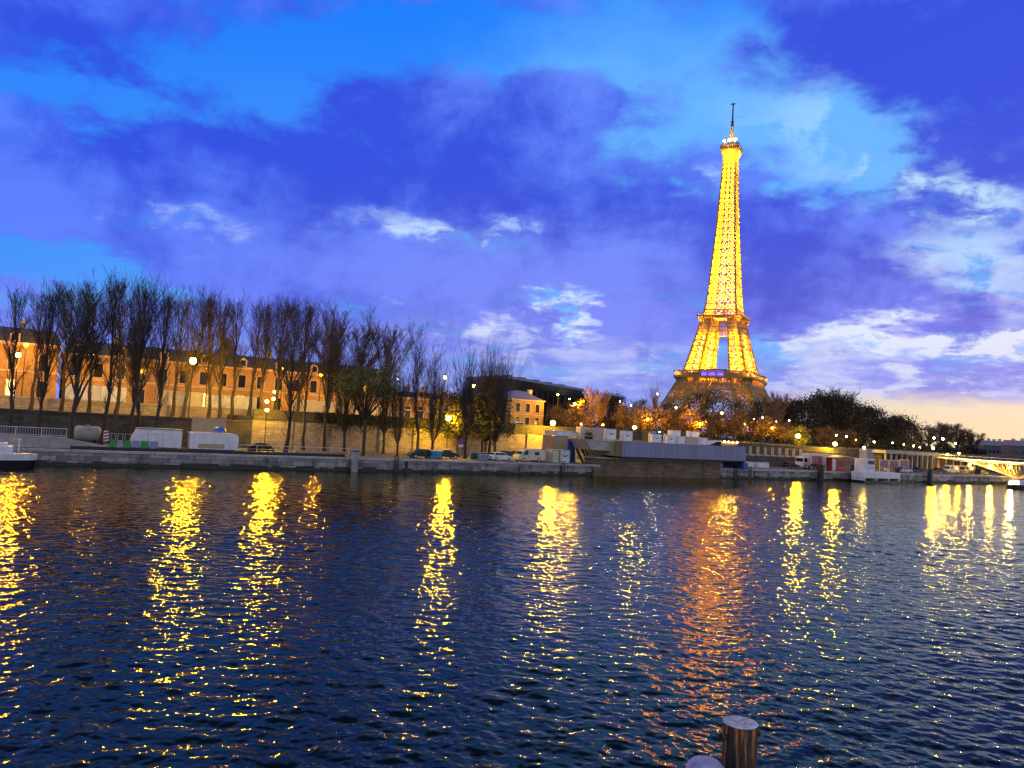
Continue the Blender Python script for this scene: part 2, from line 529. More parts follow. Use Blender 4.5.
# ------------------------------------------------------------------ water
def make_water():
    rng = np.random.default_rng(5)
    na = 880
    r = np.concatenate([np.linspace(2, 9.7, 40), 10.0 * (330 / 10.0) ** (np.arange(1350) / 1349.0), np.linspace(340, 620, 50)])
    nr = len(r)
    a = np.radians(np.linspace(-56, 56, na))
    RR, AA = np.meshgrid(r, a, indexing='ij')
    X = RR * np.sin(AA); Y = RR * np.cos(AA)
    sp = np.maximum(np.gradient(r)[:, None] * np.ones_like(RR), RR * (a[1] - a[0]))
    Z = np.zeros_like(X)
    n = 150
    lam = np.exp(rng.uniform(math.log(0.16), math.log(1.5), n))
    lam[:14] = np.exp(rng.uniform(math.log(1.8), math.log(6.0), 14))
    wind = R_(-112)
    for i in range(n):
        L = lam[i]
        th = wind + rng.normal(0, 0.85)
        sl = (0.0150 if i >= 14 else 0.009)
        amp = sl * L / (2 * PI)
        k = 2 * PI / L
        fade = np.clip((L / sp - 2.2) / 2.0, 0, 1)
        ph = k * (X * math.cos(th) + Y * math.sin(th)) + rng.uniform(0, 2 * PI)
        Z += amp * fade * (np.sin(ph) + 0.25 * np.cos(2 * ph))
    # gusts: patches of rougher and calmer water
    g = 0.96 + 0.36 * np.sin(X * 0.11 + 1.3 * np.sin(Y * 0.07)) * np.sin(Y * 0.09 + 0.7 + np.sin(X * 0.05))
    Z *= g
    co = np.stack([X, Y, Z], -1).reshape(-1, 3).astype(np.float32)
    i = (np.arange(nr - 1)[:, None] * na + np.arange(na - 1)[None, :]).ravel()
    q = np.stack([i, i + 1, i + na + 1, i + na], -1).astype(np.int32)
    me = bpy.data.meshes.new('water')
    me.vertices.add(len(co)); me.vertices.foreach_set('co', co.ravel())
    me.loops.add(q.size); me.loops.foreach_set('vertex_index', q.ravel())
    me.polygons.add(len(q))
    me.polygons.foreach_set('loop_start', np.arange(0, q.size, 4, dtype=np.int32))
    me.polygons.foreach_set('use_smooth', np.ones(len(q), dtype=bool))
    me.update(calc_edges=True)
    o = bpy.data.objects.new('water', me); COL.objects.link(o)
    m = bpy.data.materials.new('river_water'); m.use_nodes = True
    t = m.node_tree
    t.nodes.remove(t.nodes['Principled BSDF'])
    df = t.nodes.new('ShaderNodeBsdfDiffuse'); df.inputs['Color'].default_value = (0.003, 0.008, 0.010, 1)
    gl = t.nodes.new('ShaderNodeBsdfGlossy'); gl.inputs['Color'].default_value = (1.0, 0.98, 0.68, 1); gl.inputs['Roughness'].default_value = 0.065
    fr = t.nodes.new('ShaderNodeFresnel'); fr.inputs['IOR'].default_value = 1.36
    mx = t.nodes.new('ShaderNodeMixShader')
    t.links.new(fr.outputs[0], mx.inputs[0]); t.links.new(df.outputs[0], mx.inputs[1]); t.links.new(gl.outputs[0], mx.inputs[2])
    t.links.new(mx.outputs[0], t.nodes['Material Output'].inputs['Surface'])
    g_ = t.nodes.new('ShaderNodeNewGeometry')
    n1 = t.nodes.new('ShaderNodeTexNoise'); n1.inputs['Scale'].default_value = 2.4; n1.inputs['Detail'].default_value = 1.5
    t.links.new(g_.outputs['Position'], n1.inputs['Vector'])
    bp = t.nodes.new('ShaderNodeBump'); bp.inputs['Strength'].default_value = 0.85; bp.inputs['Distance'].default_value = 0.055
    t.links.new(n1.outputs[0], bp.inputs['Height'])
    for q_ in (df, gl, fr): t.links.new(bp.outputs[0], q_.inputs['Normal'])
    me.materials.append(m)
    tag(o, 'dark rippled river water reflecting the lamps and tower', 'river', kind='structure')


make_water()


# ------------------------------------------------------------------ ground sheets
def strip(name, s0, s1, t0, t1, z, m, label, cat, zb=-3.0):
    mb = MB(); mb.box(s0, s1, t0, t1, zb, z)
    o = mb.build(name, m); o.location = P(0, 0, 0); o.rotation_euler = (0, 0, TH)
    return tag(o, label, cat, kind='structure')


strip('quay', -150, 330, 0.6, 21, QZ, M['pave'], 'cobbled lower quay along the far bank', 'quay')
strip('street', -150, -36, 22, 40, 5.6, M['asphalt'], 'lower asphalt street at the left end of the bank', 'street')
strip('street', -36, 330, 22, 40, 7.0, M['asphalt'], 'upper asphalt street behind the retaining wall', 'street')
strip('ground', -500, 2600, 41, 2600, 7.2, M['soil'], 'dark park ground behind the street', 'ground')

# ------------------------------------------------------------------ quay wall, retaining walls
q = thing('quay_wall', 'long grey stone quay wall rising straight from the water', 'quay wall', P(0, 0, 0), TH)
rng = random.Random(3)
mb = MB()
cuts = [-150, -71.5, -47, -18.2, -18.0 + 0.35, 10.5, 10.9, 32, 58.5, 58.9, 63, 63.3, 96, 96.4, 128, 160, 330]
for a, b in zip(cuts[:-1], cuts[1:]):
    if b - a < 1: continue
    mb.box(a, b, 0.0, 0.6, 0.35, QZ - 0.25)
mb.build('wall_face', M['quay'], q)
mb = MB()
s = -150.0
while s < 330:
    w = rng.uniform(2.2, 3.4)
    mb.box(s, s + w - 0.05, -0.09 + rng.uniform(-0.03, 0.03), 0.9, QZ - 0.248, QZ + 0.03 + rng.uniform(0, 0.035))
    s += w
mb.build('coping', M['coping'], q)
mb = MB()
s = -150.0
while s < 330:
    w = rng.uniform(0.5, 1.8)
    mb.box(s, s + w, -0.12 - rng.uniform(0, 0.25), 0.55, -1.5, 0.42 + rng.uniform(-0.2, 0.25))
    s += w + 0.003
mb.build('slimy_footing', M['slime'], q)

w = thing('retaining_wall', 'tall tan stone retaining wall behind the quay trees, lamplit in patches', 'wall', P(0, 0, 0), TH)
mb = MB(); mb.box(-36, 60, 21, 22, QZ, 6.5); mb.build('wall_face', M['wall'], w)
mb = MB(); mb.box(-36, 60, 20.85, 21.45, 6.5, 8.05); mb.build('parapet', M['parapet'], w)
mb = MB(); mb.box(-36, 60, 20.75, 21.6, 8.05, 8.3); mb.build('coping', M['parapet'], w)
for s_ in (-30, -24, -13.5, -7, 4, 17.5, 29):
    mb = MB()
    mb.box(s_ - 0.5, s_ + 0.5, 20.7, 21.0, QZ, 6.5)
    mb.build('buttress', M['wall'], w)
w = thing('retaining_wall', 'low stone wall coloured dark for shade behind the white cabins at the left', 'wall', P(0, 0, 0), TH)
mb = MB(); mb.box(-150, -36.05, 21, 22, QZ, 6.0); mb.build('wall_face', M['parapet'], w)  # dark stone colour stands in for the shade on this wall
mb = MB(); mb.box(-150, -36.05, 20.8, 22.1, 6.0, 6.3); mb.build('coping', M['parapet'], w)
w = thing('terrace_wall', 'yellow lamplit stone wall on the far side of the street', 'wall', P(0, 0, 0), TH)
mb = MB(); mb.box(-150, 34, 40, 41, 5.6, 7.9); mb.build('wall_face', M['wall'], w)
mb = MB(); mb.box(-150, 34, 39.85, 41.15, 7.9, 8.15); mb.build('coping', M['coping'], w)


def ivy(s0, s1, t, z0, z1, n, label, seed):
    rr = random.Random(seed); mb = MB()
    for _ in range(n):
        c = Vector((rr.uniform(s0, s1), t - rr.uniform(0.05, 0.5), z1 - abs(rr.gauss(0, 0.45)) * (z1 - z0)))
        a = Vector((rr.uniform(-1, 1), rr.uniform(-.4, .4), rr.uniform(-1, 1))).normalized() * rr.uniform(.1, .22)
        b = Vector((rr.uniform(-1, 1), rr.uniform(-1, 1), rr.uniform(-1, 1))).normalized() * rr.uniform(.1, .2)
        mb.quadpts([c - a, c - b, c + a, c + b])
    o = mb.build('hanging_ivy', M['ivy']); o.location = P(0, 0, 0); o.rotation_euler = (0, 0, TH)
    tag(o, label, 'ivy')


ivy(-26, 2, 20.8, 5.4, 8.4, 2600, 'dark ivy spilling over the parapet left of the yellow lamplit wall', 4)
ivy(6, 14, 20.8, 5.6, 8.4, 900, 'dark ivy over the parapet behind the road sign', 5)

# white hoardings in front of the facade
def hoarding(px0, px1, t, z0, z1, m, label, n):
    s0, s1 = S(px0, t, 400), S(px1, t, 400)
    h = bank_thing('site_hoarding', label, 'hoarding', s0, t, z0, 'white hoardings before the orange building')
    wd = (s1 - s0) / n
    for k in range(n):
        mb = MB(); mb.box(k * wd + 0.03, (k + 1) * wd - 0.03, 0, 0.08, 0.05, z1 - z0); mb.build('panel', m, h)
    for k in range(n + 1):
        mb = MB(); mb.box(k * wd - 0.025, k * wd + 0.025, 0.085, 0.2, 0, z1 - z0 + 0.06); mb.build('post', M['grey'], h)
    return h


hoarding(64, 126, 42.5, 7.2, 10.7, M['white'], 'white site hoarding near the left edge, between dark trunks', 7)
hoarding(158, 203, 42.5, 7.2, 10.7, M['cream'], 'yellow lit site hoarding beside the bright tall street lamp', 5)
hoarding(206, 257, 42.5, 7.2, 10.5, M['white'], 'pale grey site hoarding right of the bright tall street lamp', 6)
hoarding(291, 345, 42.5, 7.2, 10.6, M['cream'], 'cream site hoarding right of the lamp cluster', 6)
hoarding(352, 404, 42.5, 7.2, 10.3, M['cream'], 'cream site hoarding behind the green leaved tree', 6)

# ------------------------------------------------------------------ buildings
def window_part(parent, x, y, z0, w, h, lit=None):
    mb = MB()
    mb.box(x - w / 2 - .15, x - w / 2, y - .12, y + .1, z0 - .15, z0 + h + .15)
    mb.box(x + w / 2, x + w / 2 + .15, y - .12, y + .1, z0 - .15, z0 + h + .15)
    mb.box(x - w / 2, x + w / 2, y - .12, y + .1, z0 + h, z0 + h + .15)
    mb.box(x - w / 2, x + w / 2, y - .2, y + .1, z0 - .15, z0)
    f = mb.build('window', M['trim'], parent)
    mb = MB()
    mb.box(x - w / 2, x + w / 2, y - .02, y + .05, z0, z0 + h)
    mb.build('pane', lit or M['glass'], f)
    return f


def dormer(parent, x, y, z, w=1.6, h=1.9):
    mb = MB()
    mb.prism([(x - w / 2, z), (x + w / 2, z), (x + w / 2, z + h * .72), (x, z + h), (x - w / 2, z + h * .72)], y - .25, y + 1.8)
    d = mb.build('dormer', M['trim'], parent)
    mb = MB(); mb.box(x - w * .3, x + w * .3, y - .29, y - .252, z + .2, z + h * .68); mb.build('pane', M['glass'], d)


M['litpane'] = emit('lit_pane', (1.0, 0.6, 0.2), 1.5)


def long_building(name, label, s0, s1, t0, zb, ze, zr, rows, sp, depth=14, pav=()):
    b = bank_thing(name, label, 'building', s0, t0, zb)
    L = s1 - s0; e = ze - zb; r = zr - zb
    mb = MB(); mb.box(0, L, 0, depth, 0, e); mb.build('wall', M['facade'], b)
    mb = MB(); mb.box(-.35, L + .35, -.45, depth + .3, e, e + .45); mb.box(-.1, L + .1, -.18, -.003, e * .52, e * .52 + .3); mb.build('cornice', M['trim'], b)
    mb = MB()
    mb.loft([[(0, -.1, e + .45), (L, -.1, e + .45), (L, depth, e + .45), (0, depth, e + .45)], [(.8, 1.5, r - .5), (L - .8, 1.5, r - .5), (L - .8, depth - 1.5, r - .5), (.8, depth - 1.5, r - .5)],
             [(2, depth / 2 - 1, r), (L - 2, depth / 2 - 1, r), (L - 2, depth / 2 + 1, r), (2, depth / 2 + 1, r)]])
    rf = mb.build('roof', M['slate'], b)
    n = int(L / sp)
    for k in range(n):
        x = (k + .5) * L / n
        for (z0, h) in rows:
            window_part(b, x, 0, z0, 1.4, h, M['litpane'] if random.Random(k * 7 + int(z0)).random() < .05 else None)
        if k % 2 == 0:
            dormer(b, x, .25, e + .55)
    for k in range(4):
        x = (k + .6) * L / 4.3
        mb = MB(); mb.box(x - .5, x + .5, depth * .4, depth * .4 + 2, r - 1.2, r + 1.3)
        for j in range(3): mb.tube((x - .3 + j * .3, depth * .4 + 1, r + 1.3), (x - .3 + j * .3, depth * .4 + 1, r + 1.75), .1, .1, 6)
        mb.build('chimney', M['trim'], rf)
    for k in range(int(L / 7.5)):  # row of unseen floods added to turn the facade orange
        x = (k + .5) * 7.5
        mb = MB(); mb.bevbox(x - .25, x + .25, -5.4, -5.0, 0.1, .6, .05); mb.build('added_floodlight', M['dgrey'], b)
        l = bpy.data.lights.new('added_flood', 'SPOT'); l.energy = 900 * random.Random(k * 13 + 5).uniform(.2, 1.7); l.color = (1.0, 0.36, 0.008); l.spot_size = R_(125); l.spot_blend = .8; l.shadow_soft_size = .2
        lo = bpy.data.objects.new('added_flood', l); COL.objects.link(lo); lo.parent = b; lo.location = (x, -5.2, .85)
        lo.rotation_euler = (R_(118), 0, 0)
    for x in pav:
        mb = MB()
        mb.loft([[(x - 3, -.6, e + .3), (x + 3, -.6, e + .3), (x + 3, 5.5, e + .3), (x - 3, 5.5, e + .3)], [(x - 1.5, .9, r + .6), (x + 1.5, .9, r + .6), (x + 1.5, 3.9, r + .6), (x - 1.5, 3.9, r + .6)], [(x - .15, 2.3, r + 3), (x + .15, 2.3, r + 3), (x + .15, 2.6, r + 3), (x - .15, 2.6, r + 3)]])
        mb.build('pavilion_roof', M['slate'], rf)
    return b


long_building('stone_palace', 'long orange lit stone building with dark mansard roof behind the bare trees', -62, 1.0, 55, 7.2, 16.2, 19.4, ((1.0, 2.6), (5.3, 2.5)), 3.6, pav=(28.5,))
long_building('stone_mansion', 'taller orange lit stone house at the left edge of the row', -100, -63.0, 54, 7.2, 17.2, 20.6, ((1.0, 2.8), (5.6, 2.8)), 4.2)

long_building('stone_gallery', 'lower orange lit stone range behind the trees left of the blue roofed house', 2.0, 21.5, 56, 7.2, 12.6, 14.6, ((1.0, 2.8),), 3.2)
b = bank_thing('corner_pavilion', 'small two storey yellow stone house with blue hipped roof', 'building', 31.0, 50, 7.2)
mb = MB(); mb.box(0, 9.4, 0, 10, 0, 6.9); mb.build('wall', M['facade'], b)
mb = MB(); mb.box(-.25, 9.65, -.25, 10.25, 6.9, 7.2); mb.box(-.08, 9.48, -.1, -.003, 3.5, 3.7); mb.build('cornice', M['trim'], b)
mb = MB(); mb.loft([[(-.2, -.2, 7.2), (9.6, -.2, 7.2), (9.6, 10.2, 7.2), (-.2, 10.2, 7.2)], [(3.2, 4.2, 9.4), (6.2, 4.2, 9.4), (6.2, 5.8, 9.4), (3.2, 5.8, 9.4)]])
rf = mb.build('roof', M['blueslate'], b)
mb = MB(); mb.box(7.4, 8.4, 4, 5, 7.6, 9.9); mb.build('chimney', M['trim'], rf)
for x in (1.9, 4.7, 7.5):
    for z0, h in ((.8, 2.1), (4.2, 2.0)):
        window_part(b, x, 0, z0, 1.15, h)
b = bank_thing('side_wing', 'low yellow stone wing leaning on the blue roofed house', 'building', 22.5, 51, 7.2)
mb = MB(); mb.box(0, 8.4, 0, 8, 0, 4.2); mb.build('wall', M['facade'], b)
mb = MB(); mb.prismx([(-.3, 4.2), (8.2, 4.2), (8.2, 6.2), (7.9, 6.2)], -.2, 8.45); mb.build('roof', M['slate'], b)
for x in (1.8, 4.4, 6.8): window_part(b, x, 0, .9, 1.1, 2.1)

b = bank_thing('museum', 'long dark glass museum with pale glazed roof edge behind the houses', 'building', 66, 110, 7.2)
LM = 30.0
mb = MB(); mb.loft([[(0, 0, 0), (LM, 0, 0), (LM, 26, 0), (0, 26, 0)], [(0, -1, 16.0), (LM, -1, 14.0), (LM, 26, 14.0), (0, 26, 16.0)]]); mb.build('glass_wall', M['glass'], b)
mb = MB(); mb.loft([[(-1, -1.6, 16.0), (LM + 1, -1.6, 14.0), (LM + 1, 26, 14.0), (-1, 26, 16.0)], [(-1, -.4, 17.0), (LM + 1, -.4, 14.9), (LM + 1, 26, 14.9), (-1, 26, 17.0)]]); mb.build('roof', M['blueslate'], b)
for k in range(13):
    x = 1 + k * 2.35
    mb = MB(); mb.box(x, x + .35, -1.75, -1.02, 1, 12.2); mb.build('fin', M['dgrey'], b)
for k in range(5):
    x = 3 + k * 5.5
    mb = MB(); z_ = 17.0 - 2.1 * x / LM
    mb.box(x, x + 2.6, 6, 9, z_ - .3, z_ + .9); mb.build('roof_plant', M['slate'], b)

M['distant'] = mat('distant_render', (0.10, 0.10, 0.11), 0.9, 0.2, 0.2)
# far blocks on the right-hand horizon
for i, (px0, px1, D, pyt, lab) in enumerate([(984, 1012, 640, 441, 'distant slate roofed block behind the bridge, with paired white lights'), (1013, 1060, 600, 441.5, 'distant dark block at the right edge above the bridge lights')]):
    d0, d1 = ray(px0, 447), ray(px1, 447)
    x0, x1 = d0[0] / d0[1] * D, d1[0] / d1[1] * D
    dt = ray((px0 + px1) / 2, pyt)
    zt = EYE + dt[2] / dt[1] * D
    b = thing('apartment_block', lab, 'building', (x0, D, 2), 0, 'distant blocks beyond the bridge')
    L = x1 - x0
    mb = MB(); mb.box(0, L, 0, 14, 0, zt - 6); mb.build('wall', M['distant'], b)
    mb = MB(); mb.loft([[(0, -.4, zt - 6), (L, -.4, zt - 6), (L, 14, zt - 6), (0, 14, zt - 6)], [(1, 2, zt - 2), (L - 1, 2, zt - 2), (L - 1, 12, zt - 2), (1, 12, zt - 2)]])
    rf = mb.build('roof', M['blueslate'], b)
    for k in range(5):
        mb = MB(); x = (k + .5) * L / 5; mb.box(x, x + 1.2, 5, 8, zt - 2.4, zt - .6 + (k % 2) * .5); mb.build('chimney', M['trim'], rf)
    for k in range(7):
        for z0 in (3, 6.4):
            mb = MB(); x = (k + .5) * L / 7; mb.box(x - .7, x + .7, -.06, -.003, z0, z0 + 2); mb.build('window', M['glass'], b)

# ------------------------------------------------------------------ the tower
def tower():
    D = 740.0
    d = ray(718.6, 440)
    X = d[0] / d[1] * D
    yaw = math.atan2(-X, D) * 1.0
    T = thing('iron_lattice_tower', 'tall golden lit iron lattice tower with three platforms and antenna', 'tower', (X, D, 5.0), yaw + R_(-14))
    zs = [0, 28, 57, 65, 85, 100, 113, 118, 140, 165, 190, 210, 240, 272]
    hw = [60, 44, 30.5, 27.6, 22.8, 19.4, 17.0, 14.6, 12.6, 10.9, 9.3, 8.2, 6.7, 5.3]
    lw = [25, 19.5, 15, 14, 11.6, 10.2, 9.2]
    W = lambda z: float(np.interp(z, zs, hw))
    LWf = lambda z: float(np.interp(z, zs[:7], lw))
    # legs
    for sx in (-1, 1):
        for sy in (-1, 1):
            mb = MB()
            def corner(z, i, j):
                o = W(z); a = LWf(z)
                return Vector((sx * (o - a * i), sy * (o - a * j), z))
            lev = [0, 9, 18, 27, 36, 44, 51, 57, 63.5, 69.5, 75.5, 81.5, 87, 92.5, 98, 103, 108, 112.5]
            for z0, z1 in zip(lev[:-1], lev[1:]):
                for i, j in ((0, 0), (1, 0), (0, 1), (1, 1)):
                    mb.bar(corner(z0, i, j), corner(z1, i, j), 1.25)
                for (a, b_) in (((0, 0), (1, 0)), ((1, 0), (1, 1)), ((1, 1), (0, 1)), ((0, 1), (0, 0))):
                    p0, q0, p1, q1 = corner(z0, *a), corner(z0, *b_), corner(z1, *a), corner(z1, *b_)
                    mb.bar(p0, q1, .75, .6); mb.bar(q0, p1, .75, .6)
                    mb.bar(p1, q1, .85, .7)
                    mp, mq = (p0 + p1) / 2, (q0 + q1) / 2
                    c0, c1 = (p0 + q0) / 2, (p1 + q1) / 2
                    mb.bar(mp, c0, .42); mb.bar(c0, mq, .42); mb.bar(mq, c1, .42); mb.bar(c1, mp, .42)
                    mb.bar(c0, c1, .5)
                    for k in (.25, .75):
                        mb.bar(p0.lerp(q0, k), p0.lerp(p1, .5) if k < .5 else q0.lerp(q1, .5), .3)
                        mb.bar(p1.lerp(q1, k), p0.lerp(p1, .5) if k < .5 else q0.lerp(q1, .5), .3)
                mb.bar(corner(z1, 0, 0), corner(z1, 1, 1), .6); mb.bar(corner(z1, 1, 0), corner(z1, 0, 1), .6)
            mb.build('leg', M['iron'], T)
    # masonry feet
    for sx in (-1, 1):
        for sy in (-1, 1):
            mb = MB(); mb.loft([[(sx * (47.5 + a * 15), sy * (47.5 + b_ * 15), z) for a, b_ in ((-1, -1), (1, -1), (1, 1), (-1, 1))] for z in (-2, 2.5)])
            mb.build('masonry_foot', M['concrete'], T)
    # arches between the legs
    for face in range(4):
        c, s_ = math.cos(face * PI / 2), math.sin(face * PI / 2)
        mb = MB()
        rot = lambda x, y, z: Vector((x * c - y * s_, x * s_ + y * c, z))
        pts, ptu = [], []
        for k in range(25):
            a = PI * k / 24
            z = 12 + 27 * math.sin(a) ** 0.9; zu = 16 + 29 * math.sin(a) ** 0.9
            pts.append(rot(-36 * math.cos(a), -W(z) + 1, z)); ptu.append(rot(-39 * math.cos(a), -W(zu) + .6, zu))
        for k in range(24):
            mb.bar(pts[k], pts[k + 1], 1.2, .8); mb.bar(ptu[k], ptu[k + 1], 1.0, .7)
            mb.bar(pts[k], ptu[k + 1], .6); mb.bar(ptu[k], pts[k + 1], .6); mb.bar(pts[k], ptu[k], .6)
        mb.build('arch', M['iron'], T)
        # lattice girder below the first platform
        mb = MB()
        for za, zb_ in ((45.5, 50.5), (50.5, 56)):
            n = 26
            wa, wb = W(za) + .5, W(zb_) + .8
            for k in range(n):
                x0, x1 = -1 + 2 * k / n, -1 + 2 * (k + 1) / n
                A, B, C_, D_ = rot(x0 * wa, -wa, za), rot(x1 * wa, -wa, za), rot(x1 * wb, -wb, zb_), rot(x0 * wb, -wb, zb_)
                mb.bar(A, C_, .6, .4); mb.bar(B, D_, .6, .4); mb.bar(A, D_, .6, .4)
            mb.bar(rot(-wa, -wa, za), rot(wa, -wa, za), 1.1, .8); mb.bar(rot(-wb, -wb, zb_), rot(wb, -wb, zb_), 1.1, .8)
        mb.build('girder', M['iron'], T)
    # first platform: floor, consoles, gallery arcade
    def ring(mb, h, z0, z1, t):
        mb.box(-h, h, -h, -h + t, z0, z1); mb.box(-h, h, h - t, h, z0, z1)
        mb.box(-h, -h + t, -h + t, h - t, z0, z1); mb.box(h - t, h, -h + t, h - t, z0, z1)
    f1 = MB(); ring(f1, 35.3, 56.3, 57.3, 12)
    p1 = f1.build('first_platform', M['iron'], T)
    for face in range(4):
        c, s_ = math.cos(face * PI / 2), math.sin(face * PI / 2)
        rot = lambda x, y, z: Vector((x * c - y * s_, x * s_ + y * c, z))
        mb = MB(); n = 24
        for k in range(n + 1):
            x = -34.6 + 69.2 * k / n
            mb.bar(rot(x * .89, -31, 51.5), rot(x, -35, 56.2), .55)
            mb.bar(rot(x * .9, -31.5, 56), rot(x * .9, -31, 51.5), .45)
        mb.build('console_row', M['iron'], p1)
        mb = MB(); n = 9
        for k in range(n + 1):
            x = -34.8 + 69.6 * k / n
            mb.bar(rot(x, -34.8, 57.3), rot(x, -34.8, 62.3), .9)
            if k < n:
                xm = x + 69.6 / n / 2
                mb.bar(rot(x, -34.8, 60.8), rot(xm, -34.8, 62.1), .45); mb.bar(rot(x + 69.6 / n, -34.8, 60.8), rot(xm, -34.8, 62.1), .45)
        mb.bar(rot(-35, -34.8, 62.4), rot(35, -34.8, 62.4), .9, .8)
        mb.bar(rot(-35.2, -35.2, 58.4), rot(35.2, -35.2, 58.4), .3, .3)
        mb.bar(rot(-35.2, -35.2, 57.5), rot(35.2, -35.2, 57.5), .5, .8)
        mb.build('gallery', M['iron'], p1)
    for sx in (-1, 1):
        for y0 in (-33, 24):
            mb = MB(); mb.box(sx * 21 - 11, sx * 21 + 11, y0, y0 + 9, 57.3, 61.4); mb.build('pavilion', M['iron'], p1)
    mb = MB(); mb.box(-12.5, 12.5, -33, -22, 63.4, 64.3); mb.box(-11, -10.2, -32, -23, 57.3, 63.4); mb.box(10.2, 11, -32, -23, 57.3, 63.4); mb.build('glass_hall', M['black'], p1)
    me_ = emit('violet_screen', (0.20, 0.03, 0.9), 1.1)
    mb = MB(); mb.box(-10, 10, -33.4, -33.05, 57.6, 63.2); mb.build('screen', me_, p1)
    # second platform
    mb = MB(); ring(mb, 20.4, 114.6, 116.0, 12)
    p2 = mb.build('second_platform', M['iron'], T)
    for face in range(4):
        c, s_ = math.cos(face * PI / 2), math.sin(face * PI / 2)
        rot = lambda x, y, z: Vector((x * c - y * s_, x * s_ + y * c, z))
        mb = MB(); n = 14
        for k in range(n + 1):
            x = -20 + 40 * k / n
            mb.bar(rot(x * .86, -17.2, 109.5), rot(x, -20, 114.6), .5)
            mb.bar(rot(x, -20.2, 116), rot(x, -20.2, 118), .3)
        mb.bar(rot(-20.3, -20.2, 118.1), rot(20.3, -20.2, 118.1), .35)
        mb.build('console_row', M['iron'], p2)
        mb = MB(); n = 14
        for za, zb_ in ((100.5, 105), (105, 109.5)):
            wa, wb = W(za) + .2, W(zb_) + .2
            for k in range(n):
                x0, x1 = -1 + 2 * k / n, -1 + 2 * (k + 1) / n
                mb.bar(rot(x0 * wa, -wa, za), rot(x1 * wb, -wb, zb_), .5, .4); mb.bar(rot(x1 * wa, -wa, za), rot(x0 * wb, -wb, zb_), .5, .4)
            mb.bar(rot(-wa, -wa, za), rot(wa, -wa, za), 1.0, .8)
        mb.build('girder', M['iron'], p2)
        mb = MB(); mb.bar(rot(-15.5, -15.5, 121.5), rot(15.5, -15.5, 121.5), .8, 1.0)
        for k in range(9): mb.bar(rot(-14 + k * 3.5, -15.5, 116), rot(-14 + k * 3.5, -15.5, 121), .4)
        mb.build('gallery', M['iron'], p2)
    # upper shaft: four corner columns, cross-braced
    mb = MB()
    z = 116.0; lev = [z]
    while z < 272:
        z += max(3.4, W(z) * .72); lev.append(min(z, 272))
    for z0, z1 in zip(lev[:-1], lev[1:]):
        w0, w1 = W(z0), W(z1)
        for sx in (-1, 1):
            for sy in (-1, 1):
                mb.bar((sx * w0, sy * w0, z0), (sx * w1, sy * w1, z1), 1.3)
                g0, g1 = w0 * .26, w1 * .26
                mb.bar((sx * g0, sy * w0, z0), (sx * g1, sy * w1, z1), .75); mb.bar((sx * w0, sy * g0, z0), (sx * w1, sy * g1, z1), .75)
        for face in range(4):
            c, s_ = math.cos(face * PI / 2), math.sin(face * PI / 2)
            rot = lambda x, y, z: Vector((x * c - y * s_, x * s_ + y * c, z))
            for (a, b_) in ((-1, -.26), (.26, 1), (-.26, .26)):
                mb.bar(rot(a * w0, -w0, z0), rot(b_ * w1, -w1, z1), .6, .45); mb.bar(rot(b_ * w0, -w0, z0), rot(a * w1, -w1, z1), .6, .45)
                zm, wm = (z0 + z1) / 2, (w0 + w1) / 2
                if b_ - a > .6:
                    mid = (a + b_) / 2
                    for pa, pb in (((a, zm, wm), (mid, z0, w0)), ((mid, z0, w0), (b_, zm, wm)), ((b_, zm, wm), (mid, z1, w1)), ((mid, z1, w1), (a, zm, wm))):
                        mb.bar(rot(pa[0] * pa[2], -pa[2], pa[1]), rot(pb[0] * pb[2], -pb[2], pb[1]), .32)
            mb.bar(rot(-w1, -w1, z1), rot(w1, -w1, z1), .8, .6)
        mb.bar((-w1, -w1, z1), (w1, w1, z1), .55); mb.bar((w1, -w1, z1), (-w1, w1, z1), .55)
    mb.build('shaft', M['iron'], T)
    # third platform and top
    mb = MB()
    mb.loft([[(a * 5.3, b_ * 5.3, 268) for a, b_ in ((-1, -1), (1, -1), (1, 1), (-1, 1))], [(a * 8.2, b_ * 8.2, 274.5) for a, b_ in ((-1, -1), (1, -1), (1, 1), (-1, 1))]])
    mb.box(-8.4, 8.4, -8.4, 8.4, 274.6, 276.4); mb.box(-7.8, 7.8, -7.8, 7.8, 276.5, 279.2); mb.box(-8.3, 8.3, -8.3, 8.3, 279.3, 280)
    p3 = mb.build('third_platform', M['iron'], T)
    mb = MB()
    for k in range(9):
        for sy in (-1, 1):
            x = -8 + 2 * k
            mb.bar((x, sy * 8.3, 276.4), (x, sy * 8.3, 282), .25); mb.bar((sy * 8.3, x, 276.4), (sy * 8.3, x, 282), .25)
    mb.box(-5.8, 5.8, -5.8, 5.8, 280.05, 284); mb.build('cage', M['dgrey'], p3)
    mb = MB(); mb.lathe([(5, 284.05), (4.4, 287), (2.4, 290), (1.6, 294), (1.2, 300)], 10); mb.build('cupola', M['iron'], T)
    mb = MB(); mb.lathe([(1.2, 300), (1.1, 306), (.75, 306.2), (.6, 322)], 8)
    mb.bar((-2.2, 0, 322.4), (2.2, 0, 322.4), .7, .8); mb.bar((0, -2.2, 322.4), (0, 2.2, 322.4), .7, .8)
    for z in (296, 302, 305): mb.bar((-1.8, 0, z), (1.8, 0, z), .5)
    mb.build('antenna', M['dgrey'], T)
    for x, m_ in ((-5.5, 'bulb_white'), (-.5, 'beacon'), (5.5, 'bulb_white')):
        if m_ == 'beacon' and 'beacon' not in M: M['beacon'] = emit('beacon_glass', (1.0, 0.55, 0.95), 30)
        mb = MB(); mb.sphere((x, -6.6, 285.0 if x else 284), 1.0, 8, 5); mb.build('beacon', M[m_], T)
